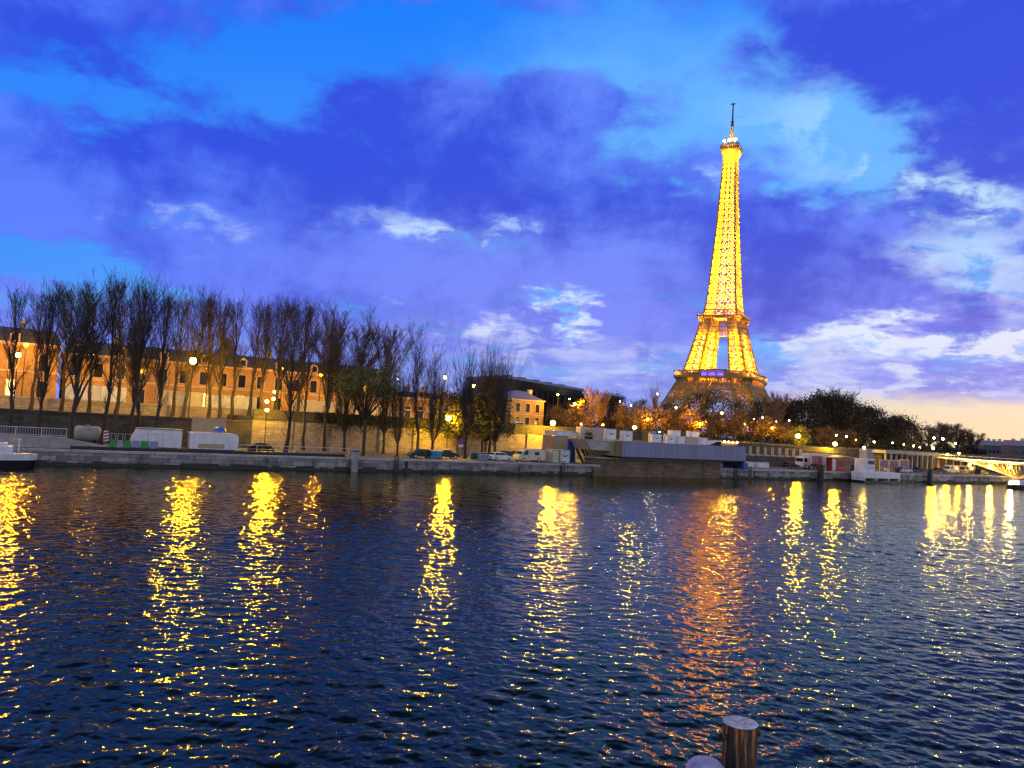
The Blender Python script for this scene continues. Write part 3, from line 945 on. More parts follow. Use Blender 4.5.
    # projectors inside the structure
    def lamp(x, y, z, p, col=(1.0, 0.47, 0.012), r=.7):
        p *= 3.7
        l = bpy.data.lights.new('projector', 'POINT'); l.energy = p; l.color = col; l.shadow_soft_size = max(r, 1.2)
        o = bpy.data.objects.new('projector', l); COL.objects.link(o); o.parent = T; o.location = (x, y, z); o.visible_glossy = False   # point light kept out of reflections, so its bright dots stay off the water
    for sx in (-1, 1):
        for sy in (-1, 1):
            for z, p in ((40, .8e3), (59, 20e3), (66, 30e3), (73, 30e3), (80, 28e3), (87, 26e3), (94, 22e3), (101, 12e3)):
                c = W(z) - LWf(z) / 2
                lamp(sx * c, sy * c, z, p)
            lamp(sx * 24, sy * 24, 53, .6e3); lamp(sx * 33.5, sy * 33.5, 60, 2.0e3)
            lamp(sx * 17.5, sy * 17.5, 112, 3.5e3)
    for k in range(5):
        lamp(-20 + k * 10, -33.6, 55, 260, (1, .30, .04)); lamp(33.6, -20 + k * 10, 55, 500, (1, .34, .04))
    z = 119
    while z < 270:
        h = W(z)
        for sx in (-1, 1):
            for sy in (-1, 1):
                lamp(sx * h * .58, sy * h * .58, z, (700 + 85 * h * h) * random.Random(int(z * 7 + sx * 3 + sy)).choice((.3, .6, 1.0, 1.9)), r=.5)
        z += max(5.5, h * .95)
    lamp(0, -10.5, 270, 9e3); lamp(10.5, 0, 270, 9e3); lamp(0, -10, 284, 1200)


tower()
exec_marker = True
# ------------------------------------------------------------------ trees
class Tri:
    """branch soup: 3-sided open tubes gathered as numpy-friendly lists"""
    def __init__(self): self.v, self.f = [], []

    def seg(self, p, q, r0, r1, n=3):
        d = q - p
        if d.length < 1e-5: return
        d = d.normalized()
        up = Vector((0, 0, 1)) if abs(d.z) < .9 else Vector((1, 0, 0))
        a = d.cross(up).normalized(); b = d.cross(a)
        i = len(self.v)
        for c, r in ((p, r0), (q, r1)):
            for k in range(n):
                t = 2 * PI * k / n
                self.v.append(tuple(c + a * (r * math.cos(t)) + b * (r * math.sin(t))))
        for k in range(n):
            j = (k + 1) % n
            self.f.append((i + k, i + j, i + n + j, i + n + k))

    def leaf(self, c, r, rr):
        a = Vector((rr.gauss(0, 1), rr.gauss(0, 1), rr.gauss(0, 1))).normalized() * r
        b = a.cross(Vector((rr.gauss(0, 1), rr.gauss(0, 1), rr.gauss(0, 1)))).normalized() * r * .6
        i = len(self.v)
        self.v += [tuple(c - a), tuple(c - b), tuple(c + a), tuple(c + b)]
        self.f.append((i, i + 1, i + 2, i + 3))

    def mesh(self, name, m):
        me = bpy.data.meshes.new(name); me.from_pydata(self.v, [], self.f); me.update(); me.materials.append(m)
        return me


def grow(T, p, d, L, r, lev, rr, upb=.25, kids=(5, 4), spread=.5, tips=None, step=3):
    """one branch, bending upward, then its children"""
    pts = [p.copy()]; rs = [r]
    for k in range(step):
        d = (d + Vector((rr.gauss(0, .10), rr.gauss(0, .10), upb * .5))).normalized()
        p = p + d * (L / step)
        pts.append(p.copy()); rs.append(max(r * (1 - .75 * (k + 1) / step), .0145))
    for k in range(step):
        T.seg(pts[k], pts[k + 1], rs[k], rs[k + 1], 4 if r > .06 else 3)
    if lev <= 0:
        if tips is not None: tips.append(p)
        return
    n = kids[len(kids) - lev] if lev <= len(kids) else kids[0]
    for k in range(n):
        u = rr.uniform(.25, 1.0)
        i = min(int(u * step), step - 1); fr = u * step - i
        q = pts[i].lerp(pts[i + 1], fr)
        side = Vector((rr.gauss(0, 1), rr.gauss(0, 1), rr.gauss(0, .5))).normalized()
        nd_ = (d + side * spread * rr.uniform(.6, 1.3)).normalized()
        grow(T, q, nd_, L * rr.uniform(.38, .62), max(rs[i] * .55, .02), lev - 1, rr, upb, kids, spread, tips, 2)


def trunk_pts(H, r0, rr, wob=.18, n=9, top=.97):
    pts = []; x = y = 0
    for k in range(n + 1):
        z = H * top * k / n
        pts.append((Vector((x, y, z)), r0 * (1.25 if k == 0 else 1) * (1 - .93 * (k / n) ** .8) + .02))
        x += rr.gauss(0, wob); y += rr.gauss(0, wob)
    return pts


def on_trunk(pts, z):
    for (p, r), (q, r2) in zip(pts[:-1], pts[1:]):
        if p.z <= z <= q.z:
            u = (z - p.z) / (q.z - p.z)
            return p.lerp(q, u), r + (r2 - r) * u
    return pts[-1]


def poplar(seed, H=24, wid=2.2, n=58, low=.2, lean=.24, r0=.36):
    rr = random.Random(seed)
    pts = trunk_pts(H, r0, rr)
    tr, cr = Tri(), Tri()
    for (p, r), (q, r2) in zip(pts[:-1], pts[1:]): tr.seg(p, q, r, r2, 8)
    gap = rr.uniform(0, 6.28)
    for k in range(n):
        u = low + (1 - low - .04) * ((k + rr.random()) / n) ** .9
        p, r = on_trunk(pts, H * u)
        env = wid * (min(1, (u - low) / .25 + .3)) * (1 - max(0, (u - .72) / .28) ** 2 * .55)
        a = rr.uniform(0, 2 * PI)
        if math.cos(a - gap) > .8 and rr.random() < .6: continue
        ln = lean * rr.uniform(.6, 1.7)
        d = Vector((math.cos(a) * math.sin(ln), math.sin(a) * math.sin(ln), math.cos(ln)))
        L = min(env / math.sin(ln) * rr.uniform(.6, 1.1), H * (1.0 - u) * .95 + .9, H * .34)
        grow(cr, p, d, L, min(r * .5, .12), 2, rr, .16, (6, 3), .40)
    for k in range(5):   # low epicormic twigs and stubs on the bare trunk
        p, r = on_trunk(pts, H * rr.uniform(.08, low))
        a = rr.uniform(0, 6.28)
        grow(cr, p, Vector((math.cos(a), math.sin(a), .7)).normalized(), rr.uniform(.6, 2.4), .04, 1, rr, .3, (4, 3), .6)
    return tr, cr


def vase(seed, H=24, wid=5.0, low=.30, limbs=7, r0=.42, kids=(6, 4)):
    rr = random.Random(seed)
    zf = H * low
    tr, cr = Tri(), Tri()
    pts = trunk_pts(zf, r0, rr, .1, 4, 1.0)
    pts = [(p, max(r, r0 * .72)) for p, r in pts]
    for (p, r), (q, r2) in zip(pts[:-1], pts[1:]): tr.seg(p, q, r, r2, 8)
    top = pts[-1][0]
    for k in range(limbs):
        a = 2 * PI * k / limbs + rr.uniform(-.4, .4)
        ln = math.atan(wid / (H - zf)) * rr.uniform(.35, 1.15)
        d = Vector((math.cos(a) * math.sin(ln), math.sin(a) * math.sin(ln), math.cos(ln)))
        p0 = top - Vector((0, 0, rr.uniform(0, zf * .25)))
        p = p0.copy(); r = r0 * .5
        n = 6; L = (H - p.z) * rr.uniform(.82, 1.0) / math.cos(ln) * .93
        last = None
        for j in range(n):
            d = (d + Vector((rr.gauss(0, .09), rr.gauss(0, .09), .05))).normalized()
            q = p + d * (L / n); r2 = max(r * .72, .03)
            (tr if j < 2 else cr).seg(p, q, r, r2, 6 if j < 2 else 4)
            if j > 0:
                for _ in range(6):
                    b = rr.uniform(0, 2 * PI); l2 = rr.uniform(.3, .8)
                    dd = (d + Vector((math.cos(b), math.sin(b), .2)) * l2).normalized()
                    grow(cr, p.lerp(q, rr.random()), dd, L * rr.uniform(.12, .26), max(r2 * .45, .03), 2, rr, .25, kids, .5)
            p, r = q, r2
    return tr, cr


def pollard(seed, H=20, wid=3.2, low=.16, forks=5, shoots=10, r0=.34):
    """short trunk, a fork of rising limbs, long upright shoots"""
    rr = random.Random(seed)
    tr, cr = Tri(), Tri()
    zf = H * low
    pts = trunk_pts(zf, r0, rr, .05, 3, 1.0); pts = [(p, max(r, r0 * .8)) for p, r in pts]
    for (p, r), (q, r2) in zip(pts[:-1], pts[1:]): tr.seg(p, q, r, r2, 8)
    top = pts[-1][0]
    for k in range(forks):
        a = 2 * PI * k / forks + rr.uniform(-.4, .4); ln = rr.uniform(.25, .62)
        d = Vector((math.cos(a) * math.sin(ln), math.sin(a) * math.sin(ln), math.cos(ln)))
        p = top.copy(); r = r0 * .55
        Lf = H * rr.uniform(.22, .34)
        for j in range(4):
            d = (d + Vector((rr.gauss(0, .08), rr.gauss(0, .08), .16))).normalized()
            q = p + d * (Lf / 4); r2 = r * .85
            tr.seg(p, q, r, r2, 6)
            for _ in range(shoots // 3 + 1):
                b = rr.uniform(0, 2 * PI)
                dd = Vector((math.cos(b) * .5, math.sin(b) * .5, rr.uniform(.4, 1.1))).normalized()
                grow(cr, p.lerp(q, rr.random()), dd, rr.uniform(1.2, 3.2), .045, 2, rr, .35, (4, 2), .55)
            p, r = q, r2
        for _ in range(shoots):
            b = rr.uniform(0, 2 * PI); l2 = rr.uniform(.03, .28)
            dd = Vector((math.cos(b) * l2, math.sin(b) * l2, 1)).normalized()
            grow(cr, p - d * rr.uniform(0, 1.5), dd, (H - p.z) * rr.uniform(.45, 1.0), .07, 2, rr, .25, (6, 2), .26, None, 4)
    return tr, cr


def leafy(seed, H=9, wid=4.0, n=2600, low=.22, ls=.20, clumps=34, squash=.75):
    rr = random.Random(seed)
    tr, cr = Tri(), Tri()
    zf = H * low
    tr.seg(Vector((0, 0, 0)), Vector((rr.uniform(-.1, .1), 0, zf)), .24, .18, 8)
    base = Vector((0, 0, zf))
    tips = []
    for k in range(clumps):
        a = rr.uniform(0, 2 * PI); u = rr.random() ** .5; v = rr.uniform(-1, 1)
        e = math.sqrt(max(0, 1 - v * v * .9))
        c = Vector((math.cos(a) * u * wid * e, math.sin(a) * u * wid * e, zf + (H - zf) * (.52 + .42 * v * squash / .75)))
        tips.append(c)
        m_ = base.lerp(c, .5) + Vector((rr.gauss(0, .3), rr.gauss(0, .3), rr.uniform(0, .5)))
        tr.seg(base, m_, .10, .06, 5); tr.seg(m_, c, .06, .02, 4)
        for _ in range(7):
            e_ = c + Vector((rr.gauss(0, 1), rr.gauss(0, 1), rr.gauss(.3, .8))) * (wid * .24)
            tr.seg(c.lerp(m_, rr.uniform(0, .5)), e_, .03, .015, 3)
    for k in range(n):
        c = tips[rr.randrange(clumps)]
        g = Vector((rr.gauss(0, 1), rr.gauss(0, 1), rr.gauss(0, .8))) * (wid * rr.choice((.12, .17, .24)))
        cr.leaf(c + g, ls * rr.uniform(.6, 1.4), rr)
    return tr, cr


PROTO = {}


def proto(key, gen, tm, cm):
    tr, cr = gen
    PROTO[key] = (tr.mesh('trunk', tm), cr.mesh('crown', cm), max(v[2] for v in cr.v))


B_, T_ = M['bark'], M['twig']
proto('pop1', poplar(1), B_, T_); proto('pop2', poplar(2, wid=1.8, n=50), B_, T_); proto('pop3', poplar(3, wid=2.9, n=64, lean=.32), B_, T_); proto('pop4', poplar(9, wid=2.5, n=62, low=.25), B_, T_); proto('pop5', poplar(21, wid=2.3, n=46, low=.3, lean=.3), B_, T_); proto('pop6', poplar(23, wid=3.3, n=70, low=.18, lean=.38), B_, T_)
proto('vase1', vase(4), B_, T_); proto('vase3', vase(31, wid=2.6, limbs=4, low=.22, kids=(6, 3)), B_, T_); proto('vase2', vase(5, wid=6.5, limbs=8), B_, T_)
proto('pol1', pollard(6), B_, T_); proto('pol2', pollard(7, wid=2.6, forks=4, low=.22), B_, T_); proto('pol3', pollard(17, forks=6, low=.2), B_, T_)
proto('pale', vase(8, H=16, wid=6, low=.22, limbs=8, kids=(9, 6)), B_, M['paletwig'])
proto('rust1', leafy(11), B_, M['leaf_rust']); proto('rust2', leafy(12, wid=4.6, clumps=40), B_, M['leaf_rust']); proto('olive', leafy(13, H=11, wid=4.2), B_, M['leaf_olive'])
proto('green', leafy(14, H=16, wid=4.3, n=3600, low=.34, ls=.15, clumps=46, squash=.36), B_, M['leaf_green'])
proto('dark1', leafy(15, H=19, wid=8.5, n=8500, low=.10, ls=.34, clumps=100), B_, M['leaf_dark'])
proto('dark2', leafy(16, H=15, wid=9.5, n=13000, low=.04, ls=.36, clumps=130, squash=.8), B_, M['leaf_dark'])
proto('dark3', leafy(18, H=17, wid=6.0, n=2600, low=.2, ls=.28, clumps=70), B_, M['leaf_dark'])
proto('big', vase(19, H=20, wid=8, low=.2, limbs=10, kids=(9, 6)), B_, T_)


def tree(key, label, px, pxt, pyt, t, zb, group, cat='tree', wx=1.0, name='bare_tree', rz=None):
    s, _ = hit(px, 440, t)
    _, zt = hit(pxt, pyt, t)
    tm, cm, h = PROTO[key]
    k = (zt - zb) / h * (1.04 if key[:3] in ('pop', 'vas', 'pol') else 1.0)
    o = thing(name, label, cat, P(s, t, zb), rz if rz is not None else random.Random(px * 3.7).uniform(0, 6.28), group)
    o.scale = (k * wx, k * wx, k)
    r3 = random.Random(px * 1.7 + 3); o.rotation_euler[0] = r3.uniform(-.035, .035); o.rotation_euler[1] = r3.uniform(-.035, .035)
    for nm, me in (('trunk', tm), ('crown', cm)):
        c = bpy.data.objects.new(nm, me); COL.objects.link(c); c.parent = o
    return o


GQ = 'bare trees lined along the quay'
for a in [
    ('pop2', 'bare poplar nearest the left edge, above the moored boat', 11, 18, 283, 12, QZ),
    ('pop1', 'thin bare poplar above the end of the white railing', 40, 47, 279, 14, QZ),
    ('vase1', 'broad bare tree with the thickest dark trunk above the grey tank', 71, 80, 276, 10, QZ),
    ('pop2', 'dark bare poplar just left of the green and grey barriers', 100, 111, 271, 12, QZ),
    ('pop4', 'tallest bare poplar, rising behind the left end of the white cabin', 128, 139, 262, 11, QZ),
    ('vase3', 'bare poplar rising close behind the tallest one', 138, 148, 282, 19, QZ),
    ('pop1', 'dark straight bare poplar behind the middle of the white cabin', 157, 166, 283, 11, QZ),
    ('pop6', 'dark wide bare tree with forked trunk right of the lamp cluster', 286, 297, 298, 9, QZ),
    ('pop5', 'slim bare tree against the pale wall, right of the dark forked one', 304, 311, 320, 17, QZ),
    ('pop4', 'slim straight bare tree before the right end of the long railing', 325, 333, 312, 17, QZ),
    ('pol3', 'bare tree against the wall just left of the green leaved tree', 345, 352, 330, 17, QZ),
    ('pol2', 'thin leaning bare tree right of the green leaved tree', 384, 390, 345, 16, QZ),
    ('pol1', 'dark bare tree behind the quay ladder', 398, 404, 356, 8, QZ),
    ('vase3', 'upright bare tree left of the yellow patch of wall', 418, 425, 339, 13, QZ),
    ('pol1', 'forked bare tree before the brightest yellow patch of wall', 433, 439, 342, 9, QZ),
    ('pol2', 'bare tree with tall upright shoots just right of the road sign', 466, 471, 337, 8, QZ),
    ('pol3', 'bare tree against the wall behind the green skip', 482, 486, 338, 17, QZ),
    ('pol1', 'dark bare tree with tall upright shoots behind the white car', 495, 499, 338, 11, QZ),
    ('pol2', 'bare tree with shoots left of the blue roofed house', 490, 497, 346, 19, QZ),
]: tree(*a, GQ)
GS = 'bare trees along the upper street'
for a in [
    ('pop6', 'spreading bare street tree between the railing end and the grey tank', 58, 66, 284, 30, 5.6),
    ('vase3', 'bare street tree left of the bright tall street lamp', 181, 190, 287, 32, 5.6),
    ('pop1', 'narrow bare street tree right behind the bright tall street lamp', 206, 215, 288, 33, 5.6),
    ('pop5', 'bare street tree above the second cabin with the blue dome', 229, 239, 289, 33, 5.6),
    ('pop4', 'bare street tree left of the lamp cluster', 259, 266, 292, 30, 7.0),
    ('pop3', 'bare street tree right behind the lamp cluster', 274, 282, 292, 33, 7.0),
    ('pop5', 'bare street tree behind the gap right of the tallest poplar', 170, 179, 287, 36, 5.6),
    ('pop4', 'bare street tree just right of the bright tall street lamp and its narrow neighbour', 217, 226, 289, 31, 5.6),
    ('pop5', 'bare street tree behind the end of the low dark wall, above the lone shrub', 247, 255, 291, 35, 7.0),
    ('pop1', 'bare street tree seen behind the dark wide forked one', 296, 304, 295, 33, 7.0),
    ('pop2', 'bare street tree behind the barriers, left of the tallest poplar', 113, 123, 278, 33, 5.6),
    ('pop5', 'bare street tree behind the broad thick trunked one', 86, 95, 279, 34, 5.6),
    ('pop5', 'bare street tree behind the two poplars nearest the left edge', 27, 35, 281, 32, 5.6),
    ('vase2', 'wide bare plane tree with a dense rounded crown left of the green tree', 325, 333, 299, 33, 7.0),
    ('vase2', 'wide bare plane tree with a dense rounded crown above the green tree', 358, 364, 308, 36, 7.0),
    ('vase1', 'bare plane tree sloping down right of the green tree', 381, 388, 322, 33, 7.0),
]: tree(*a, GS, wx=1.12)
tree('green', 'green leaved tree with round top among the bare ones', 364, 369, 357, 7, QZ, 'leafy trees', name='leafy_tree', wx=1.15)
for a in [
    ('olive', 'low olive leaved tree behind the road sign', 458, 462, 384, 18, QZ),
    ('olive', 'low olive leaved tree right of the green skip', 486, 490, 384, 14, QZ)]: tree(*a, 'leafy trees', name='leafy_tree')
GO = 'orange lit trees along the street right of the houses'
for a in [
    ('rust1', 'orange lit tree right behind the tall double lantern', 557, 560, 403, 38, 7.0),
    ('rust2', 'orange lit tree left of the big brown crown, by the red signal', 579, 582, 398, 42, 7.0),
    ('rust1', 'orange lit tree right of the big brown crown', 625, 628, 401, 38, 7.0),
    ('rust2', 'orange lit tree behind the round yellow lamp and deck boxes', 641, 643, 402, 42, 7.0),
    ('rust1', 'orange lit tree left below the tower, beyond the green signal', 672, 674, 403, 36, 7.0),
    ('rust2', 'orange lit tree below the left leg of the tower', 689, 691, 405, 42, 7.0),
    ('rust1', 'orange lit tree around the big yellow lamp below the tower', 718, 720, 410, 40, 7.0),
    ('rust2', 'orange lit tree right of the big yellow lamp below the tower', 734, 736, 408, 36, 7.0),
    ('rust1', 'orange lit tree below the right leg of the tower', 761, 763, 414, 36, 7.0),
    ('rust2', 'orange lit tree left of the yellow green lamp', 781, 783, 418, 36, 7.0),
    ('olive', 'yellow lit tree around the lamp above the white truck', 799, 801, 424, 26, 5.0),
    ('rust1', 'orange lit tree behind the double bright lamps', 826, 828, 424, 34, 6.0),
    ('rust2', 'orange lit tree right of the double bright lamps', 848, 849, 428, 34, 6.0),
]: tree(*a, GO, name='leafy_tree', wx=1.1)
for a in [
    ('pale', 'big brown bare crown above the trees right of the blue roofed house', 601, 604, 384, 44, 7.0),
    ('pol2', 'lone thin bare tree standing out against the sky left of the tower', 655, 660, 376, 50, 7.0),
    ('pol1', 'low forked bare tree below the tower middle', 752, 756, 398, 30, 7.0),
    ('pale', 'bare crown touching the right side of the tower base', 776, 779, 388, 60, 7.0)]: tree(*a, 'bare trees near the tower')
tree('olive', 'olive crowned tree in front of the left tower base', 707, 709, 387, 60, 7.0, 'leafy trees', name='leafy_tree', wx=1.25)
GD = 'dark park trees right of the tower'
for a in [
    ('dark1', 'dark park tree between the blue roofed house and the big brown crown', 577, 578, 387, 100, 7.0),
    ('dark1', 'dark park tree right behind the big brown crown', 612, 613, 389, 100, 7.0),
    ('dark3', 'dark park tree far left of the tower behind the orange ones', 640, 643, 396, 90, 7.0),
    ('dark3', 'dark park tree just left of the tower base', 667, 669, 400, 90, 7.0),
    ('dark3', 'dark park tree hiding the middle of the tower base', 733, 735, 398, 80, 7.0),
    ('dark3', 'dark park tree at the right foot of the tower', 758, 760, 396, 80, 7.0),
    ('dark1', 'dark dense park tree first right of the tower', 784, 786, 396, 66, 7.0),
    ('dark1', 'dark dense park tree left of the highest dark crown', 803, 805, 392, 62, 7.0),
    ('dark1', 'highest dark crown of the park right of the tower', 824, 826, 386, 64, 7.0),
    ('dark1', 'dark dense park tree right of the highest dark crown', 843, 845, 392, 60, 7.0),
    ('dark1', 'dark park tree sloping toward the black round one', 861, 862, 399, 60, 7.0),
    ('dark3', 'dark park tree wedged left of the black round one', 873, 874, 404, 66, 7.0)]: tree(*a, GD, name='park_tree')
tree('big', 'bare branched crown poking above the dark park trees', 833, 835, 385, 70, 7.0, 'bare trees near the tower', wx=1.2)
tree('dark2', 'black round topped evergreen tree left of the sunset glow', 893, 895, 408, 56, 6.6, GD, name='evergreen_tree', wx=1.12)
for a in [
    ('pale', 'reddish bare tree at the left of the row before the sunset glow', 929, 930, 422, 62, 6.5),
    ('pale', 'reddish bare tree in the middle of the row before the sunset glow', 944, 945, 419, 66, 6.5),
    ('pale', 'reddish bare tree right of the middle before the sunset glow', 958, 959, 423, 70, 6.5),
    ('pale', 'lowest reddish bare tree at the right end of the row before the sunset glow', 972, 973, 430, 74, 6.5)]: tree(*a, 'reddish trees before the sunset', wx=2.0)

def hedge(label, px0, px1, t, zb, H, seed, m='leaf_dark'):
    s0, s1 = S(px0, t, 440), S(px1, t, 440)
    o = bank_thing('hedge', label, 'hedge', s0, t, zb, 'dark hedges under the park trees')
    r2 = random.Random(seed); tb = Tri(); L = s1 - s0
    for _ in range(int(L * 200)):
        x = r2.uniform(0, L); h = H * (.75 + .25 * math.sin(x * .35 + seed) + .12 * math.sin(x * 1.1))
        tb.leaf(Vector((x, r2.gauss(0, .7), r2.random() ** .7 * h)), r2.uniform(.16, .34), r2)
    c = bpy.data.objects.new('foliage', tb.mesh('foliage', M[m])); COL.objects.link(c); c.parent = o
    mb = MB()
    for k in range(int(L / 2)): mb.tube((k * 2 + .5, 0, 0), (k * 2 + .5 + r2.uniform(-.4, .4), 0, H * .7), .06, .03, 5)
    mb.build('stems', M['bark'], o)['kind'] = 'stuff'


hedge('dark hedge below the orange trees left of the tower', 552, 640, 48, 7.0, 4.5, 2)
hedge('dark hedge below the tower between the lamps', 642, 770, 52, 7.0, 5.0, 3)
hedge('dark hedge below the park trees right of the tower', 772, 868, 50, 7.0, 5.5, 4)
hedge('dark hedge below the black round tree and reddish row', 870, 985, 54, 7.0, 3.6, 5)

# ------------------------------------------------------------------ lamps
def lamp_thing(label, px, py, t, zb, bulb, r=.34, kind='mast', group=None, name='street_lamp'):
    s, z = hit(px, py, t)
    o = bank_thing(name, label, 'lamp', s, t, zb, group)
    h = z - zb
    mb = MB()
    if kind == 'mast':
        mb.lathe([(.16, 0), (.16, .8), (.09, .9), (.05, max(h - .4, 1.2))], 8)
    else:
        mb.lathe([(.14, 0), (.14, .5), (.07, .6), (.06, max(h - .45, .9)), (.1, max(h - .4, 1.0))], 8)
    mb.build('post', M['dgrey'], o)
    mb = MB()
    mb.lathe([(r * 1.1, h + r * .9), (r * .55, h + r * 1.35), (.04, h + r * 1.5)], 10)
    mb.lathe([(.05, h - r * 1.35), (r * .5, h - r * 1.1), (r * .5, h - r * .95)], 10)
    mb.build('lantern_cap', M['dgrey'], o)
    if bulb in ('bulb_small', 'bulb_white'): r *= .62
    if bulb == 'bulb_sod' and t > 36 and px > 550: bulb = 'bulb_park'
    if bulb == 'bulb_sod' and t > 36: bulb = 'bulb_street'
    mb = MB(); mb.sphere((0, 0, h), r, 8, 5, .95); mb.build('bulb', M[bulb], o, True)
    return o


GU = 'street lamps on the upper street'
GL = 'lamps on the lower quay'
for a in [
    ('bright street lamp at the left edge, near the leftmost bare poplar', 18, 355, 25, 5.6, 'bulb_sod', .36),
    ('smaller street lamp just right of and above the lamp at the left edge', 26, 345, 46, 7.2, 'bulb_sod', .3),
    ('small orange street lamp left of the tallest poplar', 93, 355, 44, 7.2, 'bulb_sod', .22),
    ('brightest tall street lamp, above the gap between the two white cabins', 193, 361, 24, 5.6, 'bulb_yel', .5),
    ('small street lamp right of the brightest tall one', 208, 368.5, 46, 7.2, 'bulb_sod', .2),
    ('small orange street lamp high above the lamp cluster', 283, 369, 46, 7.2, 'bulb_sod', .18),
    ('small orange street lamp against the facade, left of the green tree', 321, 375, 46, 7.2, 'bulb_sod', .18),
    ('dim street lamp between the green tree and the wall trees', 398, 379, 26, 7.0, 'bulb_small', .2),
    ('bright street lamp above the lamplit yellow wall', 445, 377.5, 26, 7.0, 'bulb_sod', .3),
    ('orange street lamp between the upright shoots of the wall trees', 473.5, 386, 26, 7.0, 'bulb_sod', .26),
    ('faint street lamp right of the orange lamp in the wall trees', 488, 390, 30, 7.0, 'bulb_small', .18),
    ('pale street lamp right of the blue roofed house', 558, 395, 52, 7.2, 'bulb_small', .3),
    ('smaller pale street lamp between the blue roofed house and brown crown', 569.5, 399, 56, 7.2, 'bulb_small', .26),
    ('orange street lamp inside the orange tree by the red signal', 575, 404, 44, 7.0, 'bulb_sod', .3),
    ('pale street lamp just right of the big brown crown', 620, 401.5, 46, 7.0, 'bulb_small', .28),
    ('smaller pale street lamp among the orange trees right of the brown crown', 631, 405.5, 46, 7.0, 'bulb_small', .2),
    ('white street lamp on the tall mast by the lone thin bare tree', 657.5, 394, 40, 7.0, 'bulb_white', .3),
    ('pale pink street lamp below the left leg of the tower', 676, 407.5, 46, 7.0, 'bulb_small', .34),
    ('orange street lamp just right of the pale pink one below the tower', 679.5, 411, 40, 7.0, 'bulb_sod', .26),
    ('big yellow street lamp below the middle of the tower', 722, 413, 44, 7.0, 'bulb_yel', .30),
    ('small white street lamp below the right leg of the tower', 762.5, 417.5, 50, 7.0, 'bulb_white', .26),
    ('small pink street lamp left of the white one below the right leg', 754, 419, 46, 7.0, 'bulb_small', .18),
    ('small white street lamp left of the highest dark crown', 789, 420.5, 50, 7.0, 'bulb_white', .22),
    ('faint street lamp below the first dark park tree', 776, 421.5, 50, 7.0, 'bulb_small', .18),
    ('added orange lamp lighting the foliage below the big brown crown', 603, 425, 36, 7.0, 'bulb_park', .16),  # from here on, lamps added among the trees to set the foliage aglow
    ('added orange lamp lighting the foliage left of the lone thin tree', 648, 419, 38, 7.0, 'bulb_park', .16),
    ('added orange lamp low in the foliage between the two yellow tower lamps', 700, 424, 38, 7.0, 'bulb_park', .16),
    ('added orange lamp low in the foliage below the right tower leg', 745, 424, 38, 7.0, 'bulb_park', .16),
    ('added orange lamp low in the foliage left of the yellow green lamp', 772, 428, 34, 7.0, 'bulb_park', .14),
    ('added orange lamp in the foliage right of the double bright lamps', 856, 440, 36, 6.5, 'bulb_park', .14),
    ('pink street lamp above the double bright lamps', 836.5, 435, 42, 6.5, 'bulb_small', .42),
    ('white pink street lamp right of the double bright lamps', 846.5, 436.5, 38, 6.5, 'bulb_small', .4),
    ('pale street lamp behind the trapezoid wheelhouse', 874, 442, 48, 6.5, 'bulb_small', .38),
    ('pale street lamp on a thin mast below the black round tree', 892.5, 443, 46, 6.5, 'bulb_white', .34),
    ('small street lamp above the station roof, below the black tree', 904, 444.5, 48, 6.5, 'bulb_small', .3),
    ('street lamp above the right part of the station roof', 913.5, 446, 46, 6.5, 'bulb_small', .34),
    ('small street lamp right end of the dark tree, above the station roof', 920, 447, 46, 6.5, 'bulb_small', .28),
    ('white star bright street lamp in the reddish trees', 934, 438, 46, 6.5, 'bulb_white', .46),
    ('second white street lamp in the reddish trees', 943, 439, 46, 6.5, 'bulb_white', .46),
    ('violet white street lamp right in the reddish trees', 955.5, 443.5, 52, 6.5, 'bulb_white', .36),
]: lamp_thing(*a, group=GU)
for a in [
    ('lit quay lantern on a slim post left of the dark forked tree', 267, 410, 17, QZ, 'bulb_yel', .26),
    ('topmost lamp of the cluster left of the dark forked tree', 274.5, 392, 27, 7.0, 'bulb_yel', .2),
    ('middle lamp of the cluster left of the dark forked tree', 273.5, 399, 25, 7.0, 'bulb_yel', .24),
    ('left lamp of the cluster left of the dark forked tree', 267, 401.5, 23.5, 7.0, 'bulb_yel', .26),
    ('bright quay lantern on a slim post before the yellow wall', 448.5, 418.5, 15, QZ, 'bulb_yel', .42),
    ('tall bright double lantern above the cream van', 553, 423, 17, QZ, 'bulb_yel', .46),
    ('round yellow lamp behind the deck, left of the green signal', 634.5, 427.5, 24, 5.0, 'bulb_yel', .34),
    ('yellow green lamp above the white truck', 798, 436, 22, 4.5, 'bulb_yel', .5),
    ('very bright double lamp behind the poster boards', 835, 444, 20, 4.0, 'bulb_yel', .5),
    ('bright yellow lamp behind the station end', 933, 448, 18, 3.5, 'bulb_yel', .34),
    ('yellow lamp right of the station, over the parked cars', 947.5, 454.5, 16, 3, 'bulb_yel', .28),
    ('yellow lamp over the right parked cars before the bridge', 959, 453.5, 18, 3, 'bulb_yel', .26),
]: lamp_thing(*a, kind='post', group=GL, name='quay_lantern')


def signal(label, px, py, t, zb, bulb):
    s, z = hit(px, py, t)
    o = bank_thing('traffic_signal', label, 'traffic light', s, t, zb)
    h = z - zb
    mb = MB(); mb.lathe([(.08, 0), (.06, h - .6)], 8); mb.build('post', M['dgrey'], o)
    mb = MB(); mb.bevbox(-.32, .32, -.2, .2, h - .6, h + .9, .05); mb.build('housing', M['black'], o)
    mb = MB(); mb.tube((0, -.24, h), (0, -.19, h), .26, .26, 10); mb.build('lens', M[bulb], o)


signal('red traffic light glowing among the orange trees', 580.5, 424, 30, 7.0, 'bulb_red')
signal('green traffic light above the white deck boxes', 659, 432.5, 24, 5.5, 'bulb_green')
